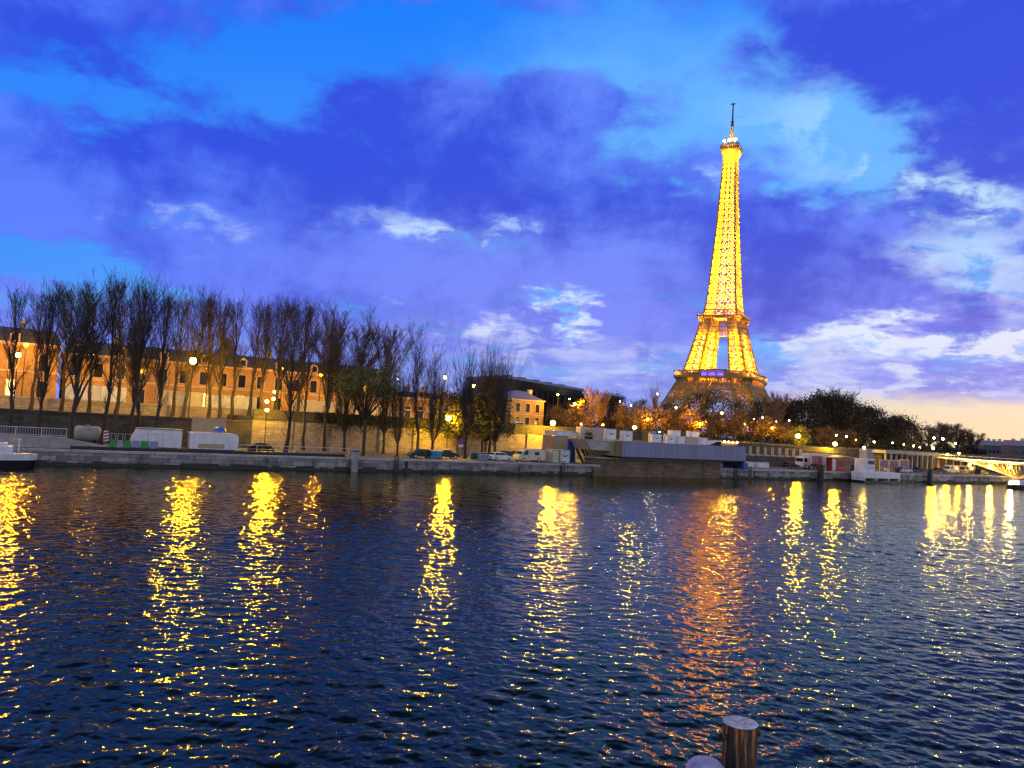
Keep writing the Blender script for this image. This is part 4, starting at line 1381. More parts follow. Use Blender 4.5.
# ------------------------------------------------------------------ quay objects
def wheel(parent, x, y, r=.32, w=.2):
    mb = MB(); mb.tube((x, y - w / 2, r), (x, y + w / 2, r), r, r, 14); t_ = mb.build('wheel', M['tyre'], parent)
    mb = MB(); mb.tube((x, y - w / 2 - .02, r), (x, y + w / 2 + .02, r), r * .58, r * .58, 10); mb.build('rim', M['silver'], t_)


def headlight(parent, x, y, z, m, name='headlight'):
    mb = MB(); mb.bevbox(x - .05, x + .05, y - .17, y + .17, z - .09, z + .09, .02); mb.build(name, m, parent)


M['tail'] = mat('tail_lens', (0.35, 0.01, 0.01), 0.3, 0.1, 1)


def car(label, px, t, paint, face=1, z=QZ, lights=False, group='cars parked along the bank', L=4.3, name='parked_car', cat='car'):
    """car with its nose towards local +x"""
    o = bank_thing(name, label, cat, S(px, t, 455), t, z, group, 0 if face > 0 else PI)
    mb = MB()
    h = L / 2
    prof = [(-h, .35), (-h, .85), (-h * .93, .98), (h * .45, .98), (h * .95, .80), (h, .55), (h, .32), (-h * .95, .28)]
    mb.loft([[(x, y, z_) for x, z_ in prof] for y in (.84, -.84)])
    top = [(-h * .90, .97), (-h * .66, 1.42), (h * .12, 1.45), (h * .48, .97)]
    mb.loft([[(x * .98, .72 if z_ > 1.1 else .80, z_) for x, z_ in top], [(x * .98, -.72 if z_ > 1.1 else -.80, z_) for x, z_ in top]])
    mb.build('body', paint, o)
    mb = MB()
    for sy in (-1, 1):
        mb.quadpts([(-h * .78, sy * .805, 1.02), (h * .36, sy * .805, 1.02), (h * .10, sy * .742, 1.37), (-h * .62, sy * .742, 1.37)][::-sy])
    mb.quadpts([(h * .475, -.7, 1.02), (h * .475, .7, 1.02), (h * .16, .64, 1.40), (h * .16, -.64, 1.40)])
    mb.quadpts([(-h * .90, .7, 1.02), (-h * .90, -.7, 1.02), (-h * .69, -.64, 1.38), (-h * .69, .64, 1.38)])
    mb.build('windows', M['glass'], o)
    for x in (-h * .62, h * .62):
        for y in (-.78, .78): wheel(o, x, y)
    for y in (-.58, .58):
        headlight(o, h * .985, y, .66, M['carlight'] if lights else M['white'])
        headlight(o, -h * .99, y, .78, M['tail'], 'tail_light')
    return o


M['carlight'] = emit('car_headlamp', (1.0, 0.85, 0.6), 18)


def van(label, px, t, paint, face=1, z=QZ, L=5.2, H=2.2, name='delivery_van', cat='van', glow=None):
    o = bank_thing(name, label, cat, S(px, t, 455), t, z, None, 0 if face > 0 else PI)
    h = L / 2
    prof = [(-h, .35), (-h, H - .1), (-h + .15, H), (h * .38, H), (h * .52, H - .1), (h * .80, 1.25), (h * .97, 1.08), (h, .8), (h, .35)]
    mb = MB(); mb.loft([[(x, y, z_) for x, z_ in prof] for y in (.95, -.95)]); mb.build('body', paint, o)
    mb = MB()
    mb.quadpts([(h * .545, -.85, H - .2), (h * .795, -.85, 1.3), (h * .795, .85, 1.3), (h * .545, .85, H - .2)])
    mb.build('windscreen', M['glass'], o)
    for sy in (-1, 1):
        mb = MB(); mb.quadpts([(h * .26, sy * .955, 1.2), (h * .66, sy * .955, 1.2), (h * .48, sy * .955, H - .25), (h * .26, sy * .955, H - .25)][::-sy]); mb.build('door_window', M['glass'], o)
        mb = MB(); mb.box(-h * .62, -h * .25, sy * .953 - .012, sy * .953 + .012, 1.2, H - .45); mb.build('side_window', glow or M['glass'], o)
        mb = MB(); mb.box(h * .15, h * .165, sy * .953 - .01, sy * .953 + .01, .5, H - .2); mb.build('door_seam', M['dgrey'], o)
    for x in (-h * .62, h * .62):
        for y in (-.86, .86): wheel(o, x, y, .36)
    for y in (-.68, .68):
        headlight(o, h * .99, y, .82, M['white']); headlight(o, -h * 1.0, y, .9, M['tail'], 'tail_light')
    return o


def span(px0, px1, t):
    return S(px0, t, 450), S(px1, t, 450)


# --- moored boat at the left
s0, s1 = span(-40, 38, -4)
o = bank_thing('moored_boat', 'long white boat with black hull moored at the left edge', 'boat', s0, -4.2, 0)
L = s1 - s0
pl = lambda k, e=0: [(0, -1.9 * k), (L - 3.2, -1.9 * k), (L - .6 + e, -.9 * k), (L + e, 0), (L - .6 + e, .9 * k), (L - 3.2, 1.9 * k), (0, 1.9 * k)]
mb = MB(); mb.loft([[(x, y, -.5) for x, y in pl(.85, -.5)], [(x, y, .9) for x, y in pl(1.0)]]); mb.build('hull', M['black'], o)
mb = MB(); mb.loft([[(x, y, .903) for x, y in pl(1.0)], [(x, y, 1.6) for x, y in pl(1.02)]]); mb.build('bulwark', M['white'], o)
mb = MB(); mb.bevbox(0, L - 2.4, -1.55, 1.55, 1.603, 2.45, .08); mb.build('deckhouse', M['white'], o)
mb = MB(); mb.bevbox(0, L - 6.6, -1.4, 1.4, 2.453, 3.7, .1); w_ = mb.build('wheelhouse', M['white'], o)
mb = MB()
for k in range(3): mb.box(L - 12 + k * 1.7, L - 10.7 + k * 1.7, -1.42, -1.38, 2.75, 3.4)
mb.build('window_band', M['glass'], w_)
mb = MB(); mb.bevbox(L - 6.2, L - 3.0, -1.2, 1.2, 2.453, 2.8, .06); mb.build('hatch_cover', M['white'], o)
mb = MB()
for x in (L - 2.2, L - 1.5, L - .8): mb.tube((x, -.9, 1.6), (x, -.9, 2.5), .04, .04, 6)
mb.tube((L - 2.2, -.9, 2.5), (L - .8, -.9, 2.5), .04, .04, 6); mb.build('bow_rail', M['steel'], o)
mb = MB(); mb.tube((L - 1.9, 0, 1.6), (L - 1.9, 0, 3.1), .09, .07, 8); mb.sphere((L - 1.9, 0, 3.15), .16, 8, 5); mb.build('bow_post', M['white'], o)

# --- low wall and railings
def railing(label, px0, px1, t, z, H, step, m, group=None, bars=True):
    s0, s1 = span(px0, px1, t)
    o = bank_thing('railing', label, 'railing', s0, t, z, group)
    L = s1 - s0; n = max(2, int(L / step))
    for k in range(n + 1):
        mb = MB(); mb.bar((k * L / n, 0, 0), (k * L / n, 0, H), .09); mb.build('post', m, o)
    mb = MB(); mb.bar((0, 0, H), (L, 0, H), .1, .08); mb.bar((0, 0, .15), (L, 0, .15), .07, .06)
    if not bars: mb.bar((0, 0, H * .55), (L, 0, H * .55), .07, .06)
    mb.build('handrail', m, o)
    if bars:
        mb = MB()
        for k in range(int(L / .28)): mb.bar((k * .28, 0, .15), (k * .28, 0, H), .035)
        mb.build('infill_bars', m, o)
    return o


s0, s1 = span(-40, 66, 4)
o = bank_thing('ramp_wall', 'low grey concrete ramp wall under the white railing at the left', 'wall', s0, 4, QZ)
mb = MB(); mb.prism([(0, 0), (s1 - s0 + 5, 0), (s1 - s0 + 5, .35), (s1 - s0, 1.25), (0, 1.3)], 0, .5); mb.build('wall_face', M['concrete'], o)
mb = MB(); mb.prism([(0, 1.303), (s1 - s0, 1.253), (s1 - s0, 1.4), (0, 1.45)], -.06, .56); mb.build('coping', M['coping'], o)
railing('pale steel railing on the ramp wall behind the moored boat', -40, 65, 4.2, QZ + 1.4, 1.05, 2.2, M['steel'])
s0, s1 = span(70, 345, 1.4)
o = bank_thing('edge_shade_strip', 'long black strip for the shaded drop at the quay edge below the cabins', 'shade strip', s0, 1.3, QZ)
mb = MB(); mb.box(0, s1 - s0, 0, .35, 0.02, .45); mb.build('beam', M['black'], o)  # black strip stands in for the shade where the quay edge drops
mb = MB()
for k in range(12): mb.box(2 + k * 2.6, 2.25 + k * 2.6, -.04, .39, .45, .5)
mb.build('bracket', M['dgrey'], o)['kind'] = 'stuff'
railing('long white rail fence on the quay right of the second cabin', 237, 349, 5, QZ, 1.15, 2.4, M['steel'], bars=False)
railing('low grey rail behind the dark cars under the yellow wall', 404, 470, 13, QZ, 1.0, 2.4, M['grey'], bars=False)

# --- tank, marker post, barriers, cabins
s0, s1 = span(73, 99, 14)
o = bank_thing('storage_tank', 'rounded pale grey tank standing between two dark tree trunks', 'tank', (s0 + s1) / 2, 14, QZ)
hw_ = (s1 - s0) / 2
mb = MB()
rg = []
for x, k in ((-hw_, .72), (-hw_ * .93, .92), (-hw_ * .8, 1), (hw_ * .8, 1), (hw_ * .93, .92), (hw_, .72)):
    rg.append([(x, 1.1 * k * math.cos(2 * PI * j / 18), 1.55 + 1.1 * k * math.sin(2 * PI * j / 18)) for j in range(18)])
mb.loft(rg); mb.build('shell', M['concrete'], o, True)
mb = MB(); mb.box(-hw_ * .7, -hw_ * .5, -.8, .8, 0, .9); mb.box(hw_ * .5, hw_ * .7, -.8, .8, 0, .9); mb.build('cradle', M['dgrey'], o)
mb = MB(); mb.tube((0, 0, 2.6), (0, 0, 2.8), .3, .3, 10); mb.build('hatch', M['grey'], o)

o = bank_thing('warning_board', 'red and white warning board left of the green barriers', 'sign', S(105, 7), 7, QZ)
mb = MB(); mb.tube((0, 0, 0), (0, 0, 1.1), .05, .05, 6); mb.build('post', M['grey'], o)
mb = MB(); mb.bevbox(-.32, .32, -.05, .05, .95, 2.3, .03); bd = mb.build('board', M['white'], o)
mb = MB()
for k in range(3):
    z_ = 1.02 + k * .42
    mb.prism([(-.31, z_), (.31, z_ + .2), (.31, z_ + .41), (-.31, z_ + .21)], -.058, -.052)
mb.build('red_stripes', M['red'], bd)

bars_ = [(109, 115.5, 'green', 'green barrier panel at the left end of the row before the white cabin'), (116, 122.5, 'grey', 'pale grey barrier panel between the two left green ones'), (123, 131, 'green', 'green barrier panel in front of the left end of the white cabin'),
         (131.5, 139.5, 'blue', 'blue grey barrier panel between the middle and right green ones'), (140, 148.5, 'green', 'green barrier panel at the right end of the row'), (149, 158, 'blue', 'blue grey barrier panel right of the last green one')]
for px0, px1, c, lab in bars_:
    s0, s1 = span(px0, px1, 5)
    o = bank_thing('barrier', lab, 'barrier', s0, 5, QZ, 'barrier panels before the white cabin')
    L = s1 - s0
    mb = MB(); mb.prismx([(-.3, 0), (.3, 0), (.12, .35), (.09, 1.2), (-.09, 1.2), (-.12, .35)], .03, L - .03); mb.build('panel', {'green': M['green'], 'grey': M['grey'], 'blue': M['deckblue']}[c], o)
    mb = MB()
    for x in (.1, L - .1): mb.tube((x, 0, 1.2), (x, 0, 2.1), .03, .03, 6)
    mb.bar((.1, 0, 2.05), (L - .1, 0, 2.05), .04); mb.build('mesh_frame', M['steel'], o)

s0, s1 = span(129, 179.5, 8)
o = bank_thing('site_cabin', 'long white site cabin with slanted left end behind the green barriers', 'cabin', s0, 8, QZ)
L = s1 - s0
mb = MB(); mb.prism([(0, .35), (L, .35), (L, 2.75), (.8, 2.75), (.2, 1.6)], -1.2, 1.2); cb = mb.build('shell', M['white'], o)
mb = MB(); mb.prism([(.7, 2.753), (L + .1, 2.753), (L + .1, 2.9), (.7, 2.9)], -1.28, 1.28); mb.build('roof', M['grey'], o)
mb = MB(); mb.box(2.0, 2.04, -1.225, -1.202, .5, 2.1); mb.box(4.0, 4.04, -1.225, -1.202, .5, 2.1); mb.box(2.0, 4.04, -1.225, -1.202, 2.1, 2.14); mb.box(6.2, 7.0, -1.225, -1.202, 1.3, 1.34); mb.build('door_frame', M['grey'], o)
mb = MB(); mb.box(.3, L - .2, -1.0, 1.0, 0, .34); mb.build('base', M['dgrey'], o)
s0, s1 = span(180.5, 186, 8)
o = bank_thing('slatted_fence', 'short brown wooden slatted fence between the two white cabins', 'fence', s0, 8, QZ)
for x in (0, s1 - s0):
    mb = MB(); mb.box(x - .06, x + .06, -.06, .06, 0, 2.6); mb.build('post', M['wood'], o)
mb = MB()
for k in range(9): mb.box(.07, s1 - s0 - .07, -.03, .03, .1 + k * .28, .33 + k * .28)
mb.build('slats', M['wood'], o)
s0, s1 = span(187, 236, 8)
o = bank_thing('site_cabin', 'second white cabin with tan stripe and rounded right end', 'cabin', s0, 8, QZ)
L = s1 - s0
mb = MB()
pr = [(0, .3), (L, .3), (L, 1.9)] + [(L - .7 + .7 * math.cos(a * PI / 12), 1.9 + .7 * math.sin(a * PI / 12)) for a in range(1, 7)] + [(0, 2.6)]
mb.prism(pr, -1.2, 1.2); mb.build('shell', M['white'], o)
mb = MB(); mb.box(1.2, L - 1.9, -1.23, -1.203, .45, 1.05); mb.build('tan_stripe', M['tan'], o)
mb = MB(); mb.box(.2, L - .4, -1, 1, 0, .29); mb.build('base', M['dgrey'], o)
mb = MB(); mb.box(.05, .6, -1.24, -1.203, .35, 2.5); mb.build('end_door', M['white'], o)
s0, s1 = span(190, 224, 13)
o = bank_thing('plywood_screen', 'yellow plywood screen rising behind the second white cabin', 'screen', s0, 13, QZ)
L = s1 - s0
mb = MB(); mb.box(0, L, 0, .08, .1, 4.6); mb.build('board', M['tan'], o)
for k in range(5):
    mb = MB(); mb.box(k * L / 4 - .05, k * L / 4 + .05, .085, .2, 0, 4.7); mb.build('post', M['wood'], o)
s_ = S(218, 8)
o = bank_thing('parasol', 'small bright blue dome parasol on top of the second cabin', 'parasol', s_, 8, QZ + 2.6)
mb = MB(); mb.lathe([(.95, .25), (.93, .4), (.75, .68), (.4, .86), (.04, .93)], 16); mb.build('canopy', M['brightblue'], o, True)
mb = MB(); mb.tube((0, 0, 0), (0, 0, .85), .05, .04, 8); mb.build('pole', M['grey'], o)

# dark shrub by the lantern post
rr = random.Random(44); mb = Tri()
for _ in range(1500):
    v = Vector((rr.gauss(0, 1), rr.gauss(0, 1), rr.gauss(0, 1))).normalized() * rr.uniform(.5, 1)
    mb.leaf(Vector((v.x * 2.0, v.y * 1.1, .2 + abs(v.z) * 1.15)), rr.uniform(.1, .2), rr)
o = bank_thing('shrub', 'dark low rounded shrub at the foot of the slim lantern post', 'shrub', S(261, 9), 9, QZ)
c = bpy.data.objects.new('foliage', mb.mesh('foliage', M['leaf_dark'])); COL.objects.link(c); c.parent = o
mb = MB()
for k in range(6): mb.tube((0, 0, 0), (rr.uniform(-1.4, 1.4), rr.uniform(-.7, .7), .9), .04, .02, 5)
mb.build('stems', M['bark'], o)

# --- mooring piles
def pile(label, px, t, ztop, r, m, cap=None, zbot=-2.5, group='mooring piles along the quay'):
    o = bank_thing('mooring_pile', label, 'pile', S(px, t, 465), t, 0, group)
    mb = MB(); mb.lathe([(r, zbot), (r, ztop - .06), (r * .92, ztop)], 16); mb.build('shaft', m, o)
    mb = MB(); mb.lathe([(r * 1.06, ztop - .35), (r * 1.06, ztop - .2)], 16); mb.build('band', M['dgrey'], o)
    return o


pile('pale steel mooring pile against the wall right of the long rail fence', 354.5, -.75, 3.25, .52, M['grey'])
pile('dark mooring pile before the white truck', 821, -1.2, 3.4, .62, M['black'])
pile('dark mooring pile at the left end of the white pontoon', 854, -1.4, 3.6, .66, M['black'])
pile('dark mooring pile at the right end of the white pontoon', 897.5, -1.4, 3.3, .62, M['black'])
pile('dark mooring pile below the station roof end', 930.5, -1.2, 3.2, .66, M['black'])
for px, lab in ((396, 'dark iron ladder on the quay wall right of the pale pile'), (563, 'dark iron ladder on the quay wall below the white containers'), (735.5, 'dark iron ladder on the quay wall right of the blue deck'), (750.5, 'second dark iron ladder right of the blue deck')):
    o = bank_thing('quay_ladder', lab, 'ladder', S(px, -.2, 465), -.28, 0, 'iron ladders on the quay wall')
    for x in (-.28, .28):
        mb = MB(); mb.bar((x, 0, -.6), (x, 0, QZ + .5), .09); mb.bar((x, 0, QZ + .5), (x, .6, QZ + .45), .08); mb.build('rail', M['black'], o)
    mb = MB()
    for k in range(9): mb.bar((-.28, 0, -.4 + k * .3), (.28, 0, -.4 + k * .3), .07)
    mb.build('rungs', M['black'], o)

# --- cars and clutter in the middle
car('dark car parked left of the blue bin', 421, 6, M['black'], -1)
o = bank_thing('waste_skip', 'bright cyan skip standing between two dark cars', 'skip', S(436, 5), 5, QZ)
mb = MB(); mb.loft([[(-.75, -.5, .15), (.75, -.5, .15), (.75, .5, .15), (-.75, .5, .15)], [(-.95, -.65, 1.25), (.95, -.65, 1.25), (.95, .65, 1.25), (-.95, .65, 1.25)]]); mb.build('tub', M['cyan'], o)
mb = MB(); mb.bevbox(-1, 1, -.7, .7, 1.253, 1.38, .03); mb.build('lid', M['white'], o)
for x in (-.6, .6): wheel(o, x, -.5, .15, .1)
car('black car parked under the bright quay lantern', 446, 7, M['dgrey'], 1)
o = bank_thing('road_sign', 'round blue and red no stopping sign with a white plate under it', 'sign', S(460.5, 6), 6, QZ)
mb = MB(); mb.tube((0, 0, 0), (0, 0, 3.5), .05, .05, 8); mb.build('post', M['grey'], o)
mb = MB(); mb.tube((0, -.03, 2.95), (0, -.07, 2.95), .50, .50, 24); d_ = mb.build('disc', M['red'], o)
mb = MB(); mb.tube((0, -.072, 2.95), (0, -.078, 2.95), .38, .38, 24); mb.build('blue_face', M['blue'], d_)
mb = MB(); mb.prism([(-.31, 3.20), (-.25, 3.26), (.31, 2.70), (.25, 2.64)], -.087, -.08); mb.build('red_slash', M['red'], d_)
mb = MB(); mb.bevbox(-.42, .42, -.07, -.03, 2.0, 2.4, .01); mb.build('plate', M['white'], o)
mb = MB(); mb.prism([(-1.0, 2.95), (-.62, 3.22), (-.62, 3.05), (-.5, 3.05), (-.5, 2.85), (-.62, 2.85), (-.62, 2.68)], -.06, -.04); mb.build('arrow_plate', M['blue'], o)
s0, s1 = span(471, 492, 5)
o = bank_thing('site_fence', 'low green mesh fence right of the road sign', 'fence', s0, 5, QZ)
L = s1 - s0
for k in range(4):
    mb = MB(); mb.bar((k * L / 3, 0, 0), (k * L / 3, 0, 1.5 if k != 1 else 2.5), .07); mb.build('post', M['steel'], o)
mb = MB(); mb.box(.05, L - .05, -.02, .02, .1, 1.2); mb.build('green_netting', M['dgreen'], o)
mb = MB(); mb.bar((0, 0, 1.25), (L, 0, 1.25), .06); mb.build('top_rail', M['steel'], o)
o = bank_thing('crate', 'blue grey crate standing before the green mesh fence', 'crate', S(484, 3.6), 3.6, QZ)
mb = MB(); mb.bevbox(-.7, .7, -.5, .5, .05, 1.05, .04); mb.build('box', M['deckblue'], o)
mb = MB()
for x in (-.5, 0, .5): mb.box(x - .05, x + .05, -.53, -.503, .1, 1.0)
mb.build('battens', M['blue'], o)
car('white and blue car parked right of the green mesh fence', 500.5, 4.5, M['white'], 1)
car('small dark red car parked behind the cream van', 516, 13, M['red'], -1, L=4.0)
car('dark green car parked behind the white and blue one', 505, 11, M['dgreen'], -1, L=4.0)
van('cream delivery van facing left under the lamplit wall', 528.5, 4.5, M['cream'], -1)
def container(label, px0, px1, t, z0, z1, m, stripe=None, group='containers left of the blue deck', mark=None, name='container', depth=2.2):
    s0, s1 = span(px0, px1, t)
    o = bank_thing(name, label, 'container', s0, t, z0, group)
    L, H = s1 - s0, z1 - z0
    mb = MB(); mb.bevbox(0, L, 0, depth, 0.03, H, .05); mb.build('shell', m, o)
    mb = MB()
    for x in (.03, L - .09): mb.box(x, x + .06, -.04, -.003, .05, H - .05)
    mb.box(.1, L - .1, -.035, -.003, H - .14, H - .06); mb.build('frame', stripe or M['grey'], o)
    if mark:
        mb = MB(); c = L / 2; zc = H * .55; k = min(L, H) * .33
        mb.prism([(c - k, zc + k * .35), (c - k * .3, zc + k * .12), (c, zc - k * .1), (c + k * .3, zc + k * .12), (c + k, zc + k * .35), (c + k * .25, zc - k * .3), (c, zc - k * .38), (c - k * .25, zc - k * .3)], -.012, -.004)
        mb.build('emblem', mark, o)
    return o


container('small white blue lettered cabinet right behind the cream van', 539.5, 546, 4.2, QZ + .35, 4.0, M['white'], mark=M['blue'])
container('narrow cream container left of the white one', 553, 559.5, 4, QZ, 4.2, M['cream'], M['wood'])
container('white container left of the tall blue panel', 560.5, 570.5, 4, QZ, 4.2, M['white'], mark=M['blue'])
container('large tan container with white roof stacked behind the white one', 554, 568, 9, QZ, 6.6, M['tan'], depth=4)
container('white roof box lying on top of the tan container', 554, 577, 9.2, 6.63, 7.5, M['white'], depth=3.4)
o = bank_thing('steel_panel', 'tall dark blue panel leaning right of the white container', 'panel', S(569, 6), 6.5, QZ)
mb = MB(); mb.prism([(.1, 0), (1.9, 0), (1.6, 4.3), (0.2, 4.3)], 0, .3); mb.build('sheet', M['blue'], o)
mb = MB(); mb.box(.5, .8, -.06, -.003, 3.4, 3.7); mb.box(1.05, 1.4, -.06, -.003, 3.4, 3.7); mb.build('openings', M['black'], o)
o = bank_thing('gangway', 'dark steel gangway struts propping the grey deck end', 'gangway', S(578, 4), 4, QZ)
W_ = S(602, 4) - S(578, 4)
mb = MB(); mb.bar((0, 0, 3.9), (W_ * .45, 0, .1), .28); mb.bar((0, 1.6, 3.9), (W_ * .45, 1.6, .1), .28); mb.bar((W_ * .2, 0, 3.9), (W_ * .5, 0, .1), .2); mb.build('strut', M['dgrey'], o)
mb = MB(); mb.bar((W_, 0, 3.3), (W_ * .5, 0, .1), .34); mb.bar((W_, 1.6, 3.3), (W_ * .5, 1.6, .1), .34); mb.build('strut', M['concrete'], o)
mb = MB(); mb.box(-.2, W_ * .55, 0, 1.8, 3.9, 4.15); mb.build('landing', M['grey'], o)

# --- the stone pier and the blue deck
s0, s1 = span(595, 721, -.55)
o = bank_thing('stone_pier', 'brown stone pier with rounded end in the shade under the blue deck', 'pier', s0, -.55, 0)
L = s1 - s0
pl = [(2.2 - 2.2 * math.sin(a * PI / 10), 2.2 - 2.2 * math.cos(a * PI / 10)) for a in range(0, 11)]
poly = [(L, 0)] + [(x, y) for x, y in pl] + [(L, 4.4)]
mb = MB(); mb.prismz([(x * 1.0 + .25, y + .3) for x, y in poly][::-1], 1.6, 3.1); mb.box(0, L, 0, .54, -1.5, 1.597); mb.build('masonry', M['brownstone'], o)
mb = MB(); mb.prismz([(x - .12 if x < 3 else x + .1, y) for x, y in poly][::-1], 3.103, 3.3); mb.build('capping', M['concrete'], o)
s0, s1 = span(622, 746, -1.5)
o = bank_thing('river_deck', 'long blue grey clad deck hanging over the quay', 'deck', s0, -1.5, 3.6)
L = s1 - s0
mb = MB()
n = 60
for k in range(n): mb.box(k * L / n + .02, (k + 1) * L / n - .02, -.04 - (k % 2) * .025, .1, .0, 2.75)
mb.build('cladding', M['deckblue'], o)['kind'] = 'stuff'
mb = MB(); mb.box(-1.9, L, .11, 11, .1, 2.6); mb.build('slab', M['tan'], o)
mb = MB(); mb.prism([(-1.9, .05), (-.02, 0), (-.02, 2.72), (-1.9, 2.7)], -.02, .1); mb.build('end_cheek', M['wood'], o)
mb = MB(); mb.box(.3, L, .3, 10.5, -.27, .09); mb.build('soffit', M['dgrey'], o)
for k in range(6):
    mb = MB(); mb.tube((L * .08 + k * L * .15, 7.8, -.25), (L * .08 + k * L * .15, 7.8, -1.68), .18, .18, 8); mb.build('prop', M['dgrey'], o)
mb = MB(); mb.box(L - .8, L + .4, -.3, .3, -1.7, -.36); mb.box(L + .1, L + .35, .35, 6, -1.6, 2.4); mb.build('stair_frame', M['blue'], o)
s0, s1 = span(588, 612, -.6)
o = bank_thing('concrete_beam', 'pale concrete beam at the left end of the blue deck', 'beam', s0, -.6, 4.55)
mb = MB(); mb.prism([(.6, 0), (s1 - s0, -.1), (s1 - s0, 1.5), (-.6, 1.7)], 0, 4.5); mb.build('block', M['concrete'], o)
mb = MB(); mb.prism([(-.7, 1.703), (s1 - s0, 1.503), (s1 - s0, 1.65), (-.7, 1.85)], -.06, 4.5); mb.build('edge', M['coping'], o)

ZD = 6.33
deck = [(606, 615.5, 2.5, 8.4, 'white', 'white bird marked box at the left end above the concrete beam'), (622.5, 632, 2.6, 8.2, 'white', 'white bird marked box alone on the left of the blue deck'),
        (651.5, 661, 2.6, 7.9, 'white', 'white bird marked box under the green signal'), (666.5, 675.5, 2.6, 7.9, 'white', 'white bird marked box in the middle of the deck row'),
        (677, 685, 2.6, 7.75, 'white', 'white box just left of the pink one on the deck'), (686, 696.5, 2.6, 7.8, 'pink', 'dusty pink box among the white ones on the deck'),
        (699, 707.5, 2.6, 7.75, 'white', 'white box just right of the pink one on the deck')]
for px0, px1, t, z1, c, lab in deck:
    container(lab, px0, px1, t, ZD if px0 > 616 else 6.42, z1, M[c], M['steel'], 'boxes standing on the blue deck', M['black'] if 'bird' in lab else None, 'deck_box', 1.1)
for px, lab in ((649, 'thin white post left of the box under the green signal'), (664, 'thin white post between the two bird marked boxes'), (698, 'thin white post right of the pink box')):
    o = bank_thing('deck_post', lab, 'post', S(px, 2.5), 2.5, ZD, 'white posts on the blue deck')
    mb = MB(); mb.bevbox(-.14, .14, -.1, .1, 0, 1.75, .02); mb.build('shaft', M['white'], o)
    mb = MB(); mb.bevbox(-.2, .2, -.16, .16, 1.753, 1.85, .02); mb.build('cap', M['grey'], o)
o = bank_thing('deck_canopy', 'low white awning sloping at the right end of the deck boxes', 'awning', S(709, 2.6), 2.6, ZD)
W_ = S(745, 2.6) - S(709, 2.6)
mb = MB(); mb.prism([(0, .05), (2.2, .75), (4.2, .95), (4.2, 1.0), (2.1, .84), (-.2, .12)], 0, 3); mb.build('canvas', M['white'], o)
mb = MB(); mb.box(3.9, W_, .5, 2.5, .03, .75); mb.build('counter', M['dgrey'], o)
mb = MB()
for k in range(4): mb.sphere((4.6 + k * 1.2, .3, .85), .13, 6, 4)
mb.build('table_lamps', M['bulb_small'], o)
o = bank_thing('upper_kiosk', 'dark blue signed kiosk behind the box under the green signal', 'kiosk', S(648, 8), 8, ZD)
mb = MB(); mb.bevbox(0, 2.2, 0, 2, 0, 2.2, .06); mb.build('shell', M['black'], o)
mb = MB(); mb.box(.1, 1.9, -.05, -.003, 1.6, 2.15); mb.build('sign_board', M['deckblue'], o)
for px0, px1, lab, c in ((580, 588, 'pale stone crate above the gangway landing', 'cream'), (590, 602, 'dusty pink container above the concrete beam', 'pink'), (672, 680, 'white parasol box behind the middle deck boxes', 'white'), (691, 699, 'small white box behind the pink deck box', 'white')):
    container(lab, px0, px1, 8.5, ZD - .2, 8.5 if px0 < 605 else 8.9, M[c], None, 'boxes behind the deck front', None, 'storage_box', 1.6)
o = bank_thing('planter', 'dark planter with a ragged plant between the pale crate and pink container', 'planter', S(588, 7), 7, ZD - .2)
mb = MB(); mb.bevbox(-.7, .7, -.4, .4, 0, .7, .04); mb.build('box', M['black'], o)
tb = Tri()
for _ in range(260):
    v = Vector((rr.gauss(0, .55), rr.gauss(0, .3), .8 + abs(rr.gauss(0, .6)))); tb.leaf(v, rr.uniform(.08, .16), rr)
c = bpy.data.objects.new('plant', tb.mesh('plant', M['leaf_dark'])); COL.objects.link(c); c.parent = o

# white boards and stools under the right end of the deck
for px0, px1, lab in ((743, 755, 'low pale blue bench box right of the deck end'), (757.5, 770, 'second low pale blue bench box, with a dark planter at its right')):
    container(lab, px0, px1, 6, QZ + .1, QZ + 1.25, M['white'], M['deckblue'], 'bench boxes right of the deck', None, 'bench_box', .8)
for px, lab in ((724, 'dark blue bar table under the deck corner'), (731, 'dark blue bar table right of the one under the deck corner'), (738, 'dark blue bar table nearest the pale bench boxes')):
    o = bank_thing('bar_table', lab, 'table', S(px, 3), 3, QZ, 'bar tables below the deck')
    mb = MB(); mb.lathe([(.45, 1.05), (.45, 1.1)], 14); mb.build('table_top', M['blue'], o)
    mb = MB(); mb.lathe([(.3, 0), (.3, .03), (.05, .06), (.05, 1.04)], 10); mb.build('leg', M['blue'], o)
# --- terrace wall and balustrade to the right
w = thing('terrace_wall', 'dark terrace wall behind the poster boards right of the tower', 'wall', P(0, 0, 0), TH)
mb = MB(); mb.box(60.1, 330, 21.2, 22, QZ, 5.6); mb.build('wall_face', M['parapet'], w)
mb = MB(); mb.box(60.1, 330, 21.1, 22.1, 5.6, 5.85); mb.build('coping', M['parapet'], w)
s0, s1 = span(742, 803, 15)
o = bank_thing('balustrade', 'stone balustrade of square pillars glowing left of the white truck', 'balustrade', s0, 15, QZ)
L = s1 - s0
mb = MB(); mb.box(0, L, 0, .5, 0, 2.35); mb.build('base_wall', M['parapet'], o)
for k in range(9):
    x = .5 + k * (L - 1) / 8
    mb = MB(); mb.bevbox(x - .28, x + .28, 0, .5, 2.353, 4.5, .04); mb.build('pillar', M['trim'], o)
mb = MB(); mb.box(0, L, -.05, .55, 4.503, 4.8); mb.build('top_beam', M['parapet'], o)
mb = MB()
for k in range(8):
    x = .5 + (k + .5) * (L - 1) / 8
    mb.box(x - 1.2, x + .2, .1, .4, 2.353, 2.7)
mb.build('low_screen', M['trim'], o)['kind'] = 'stuff'
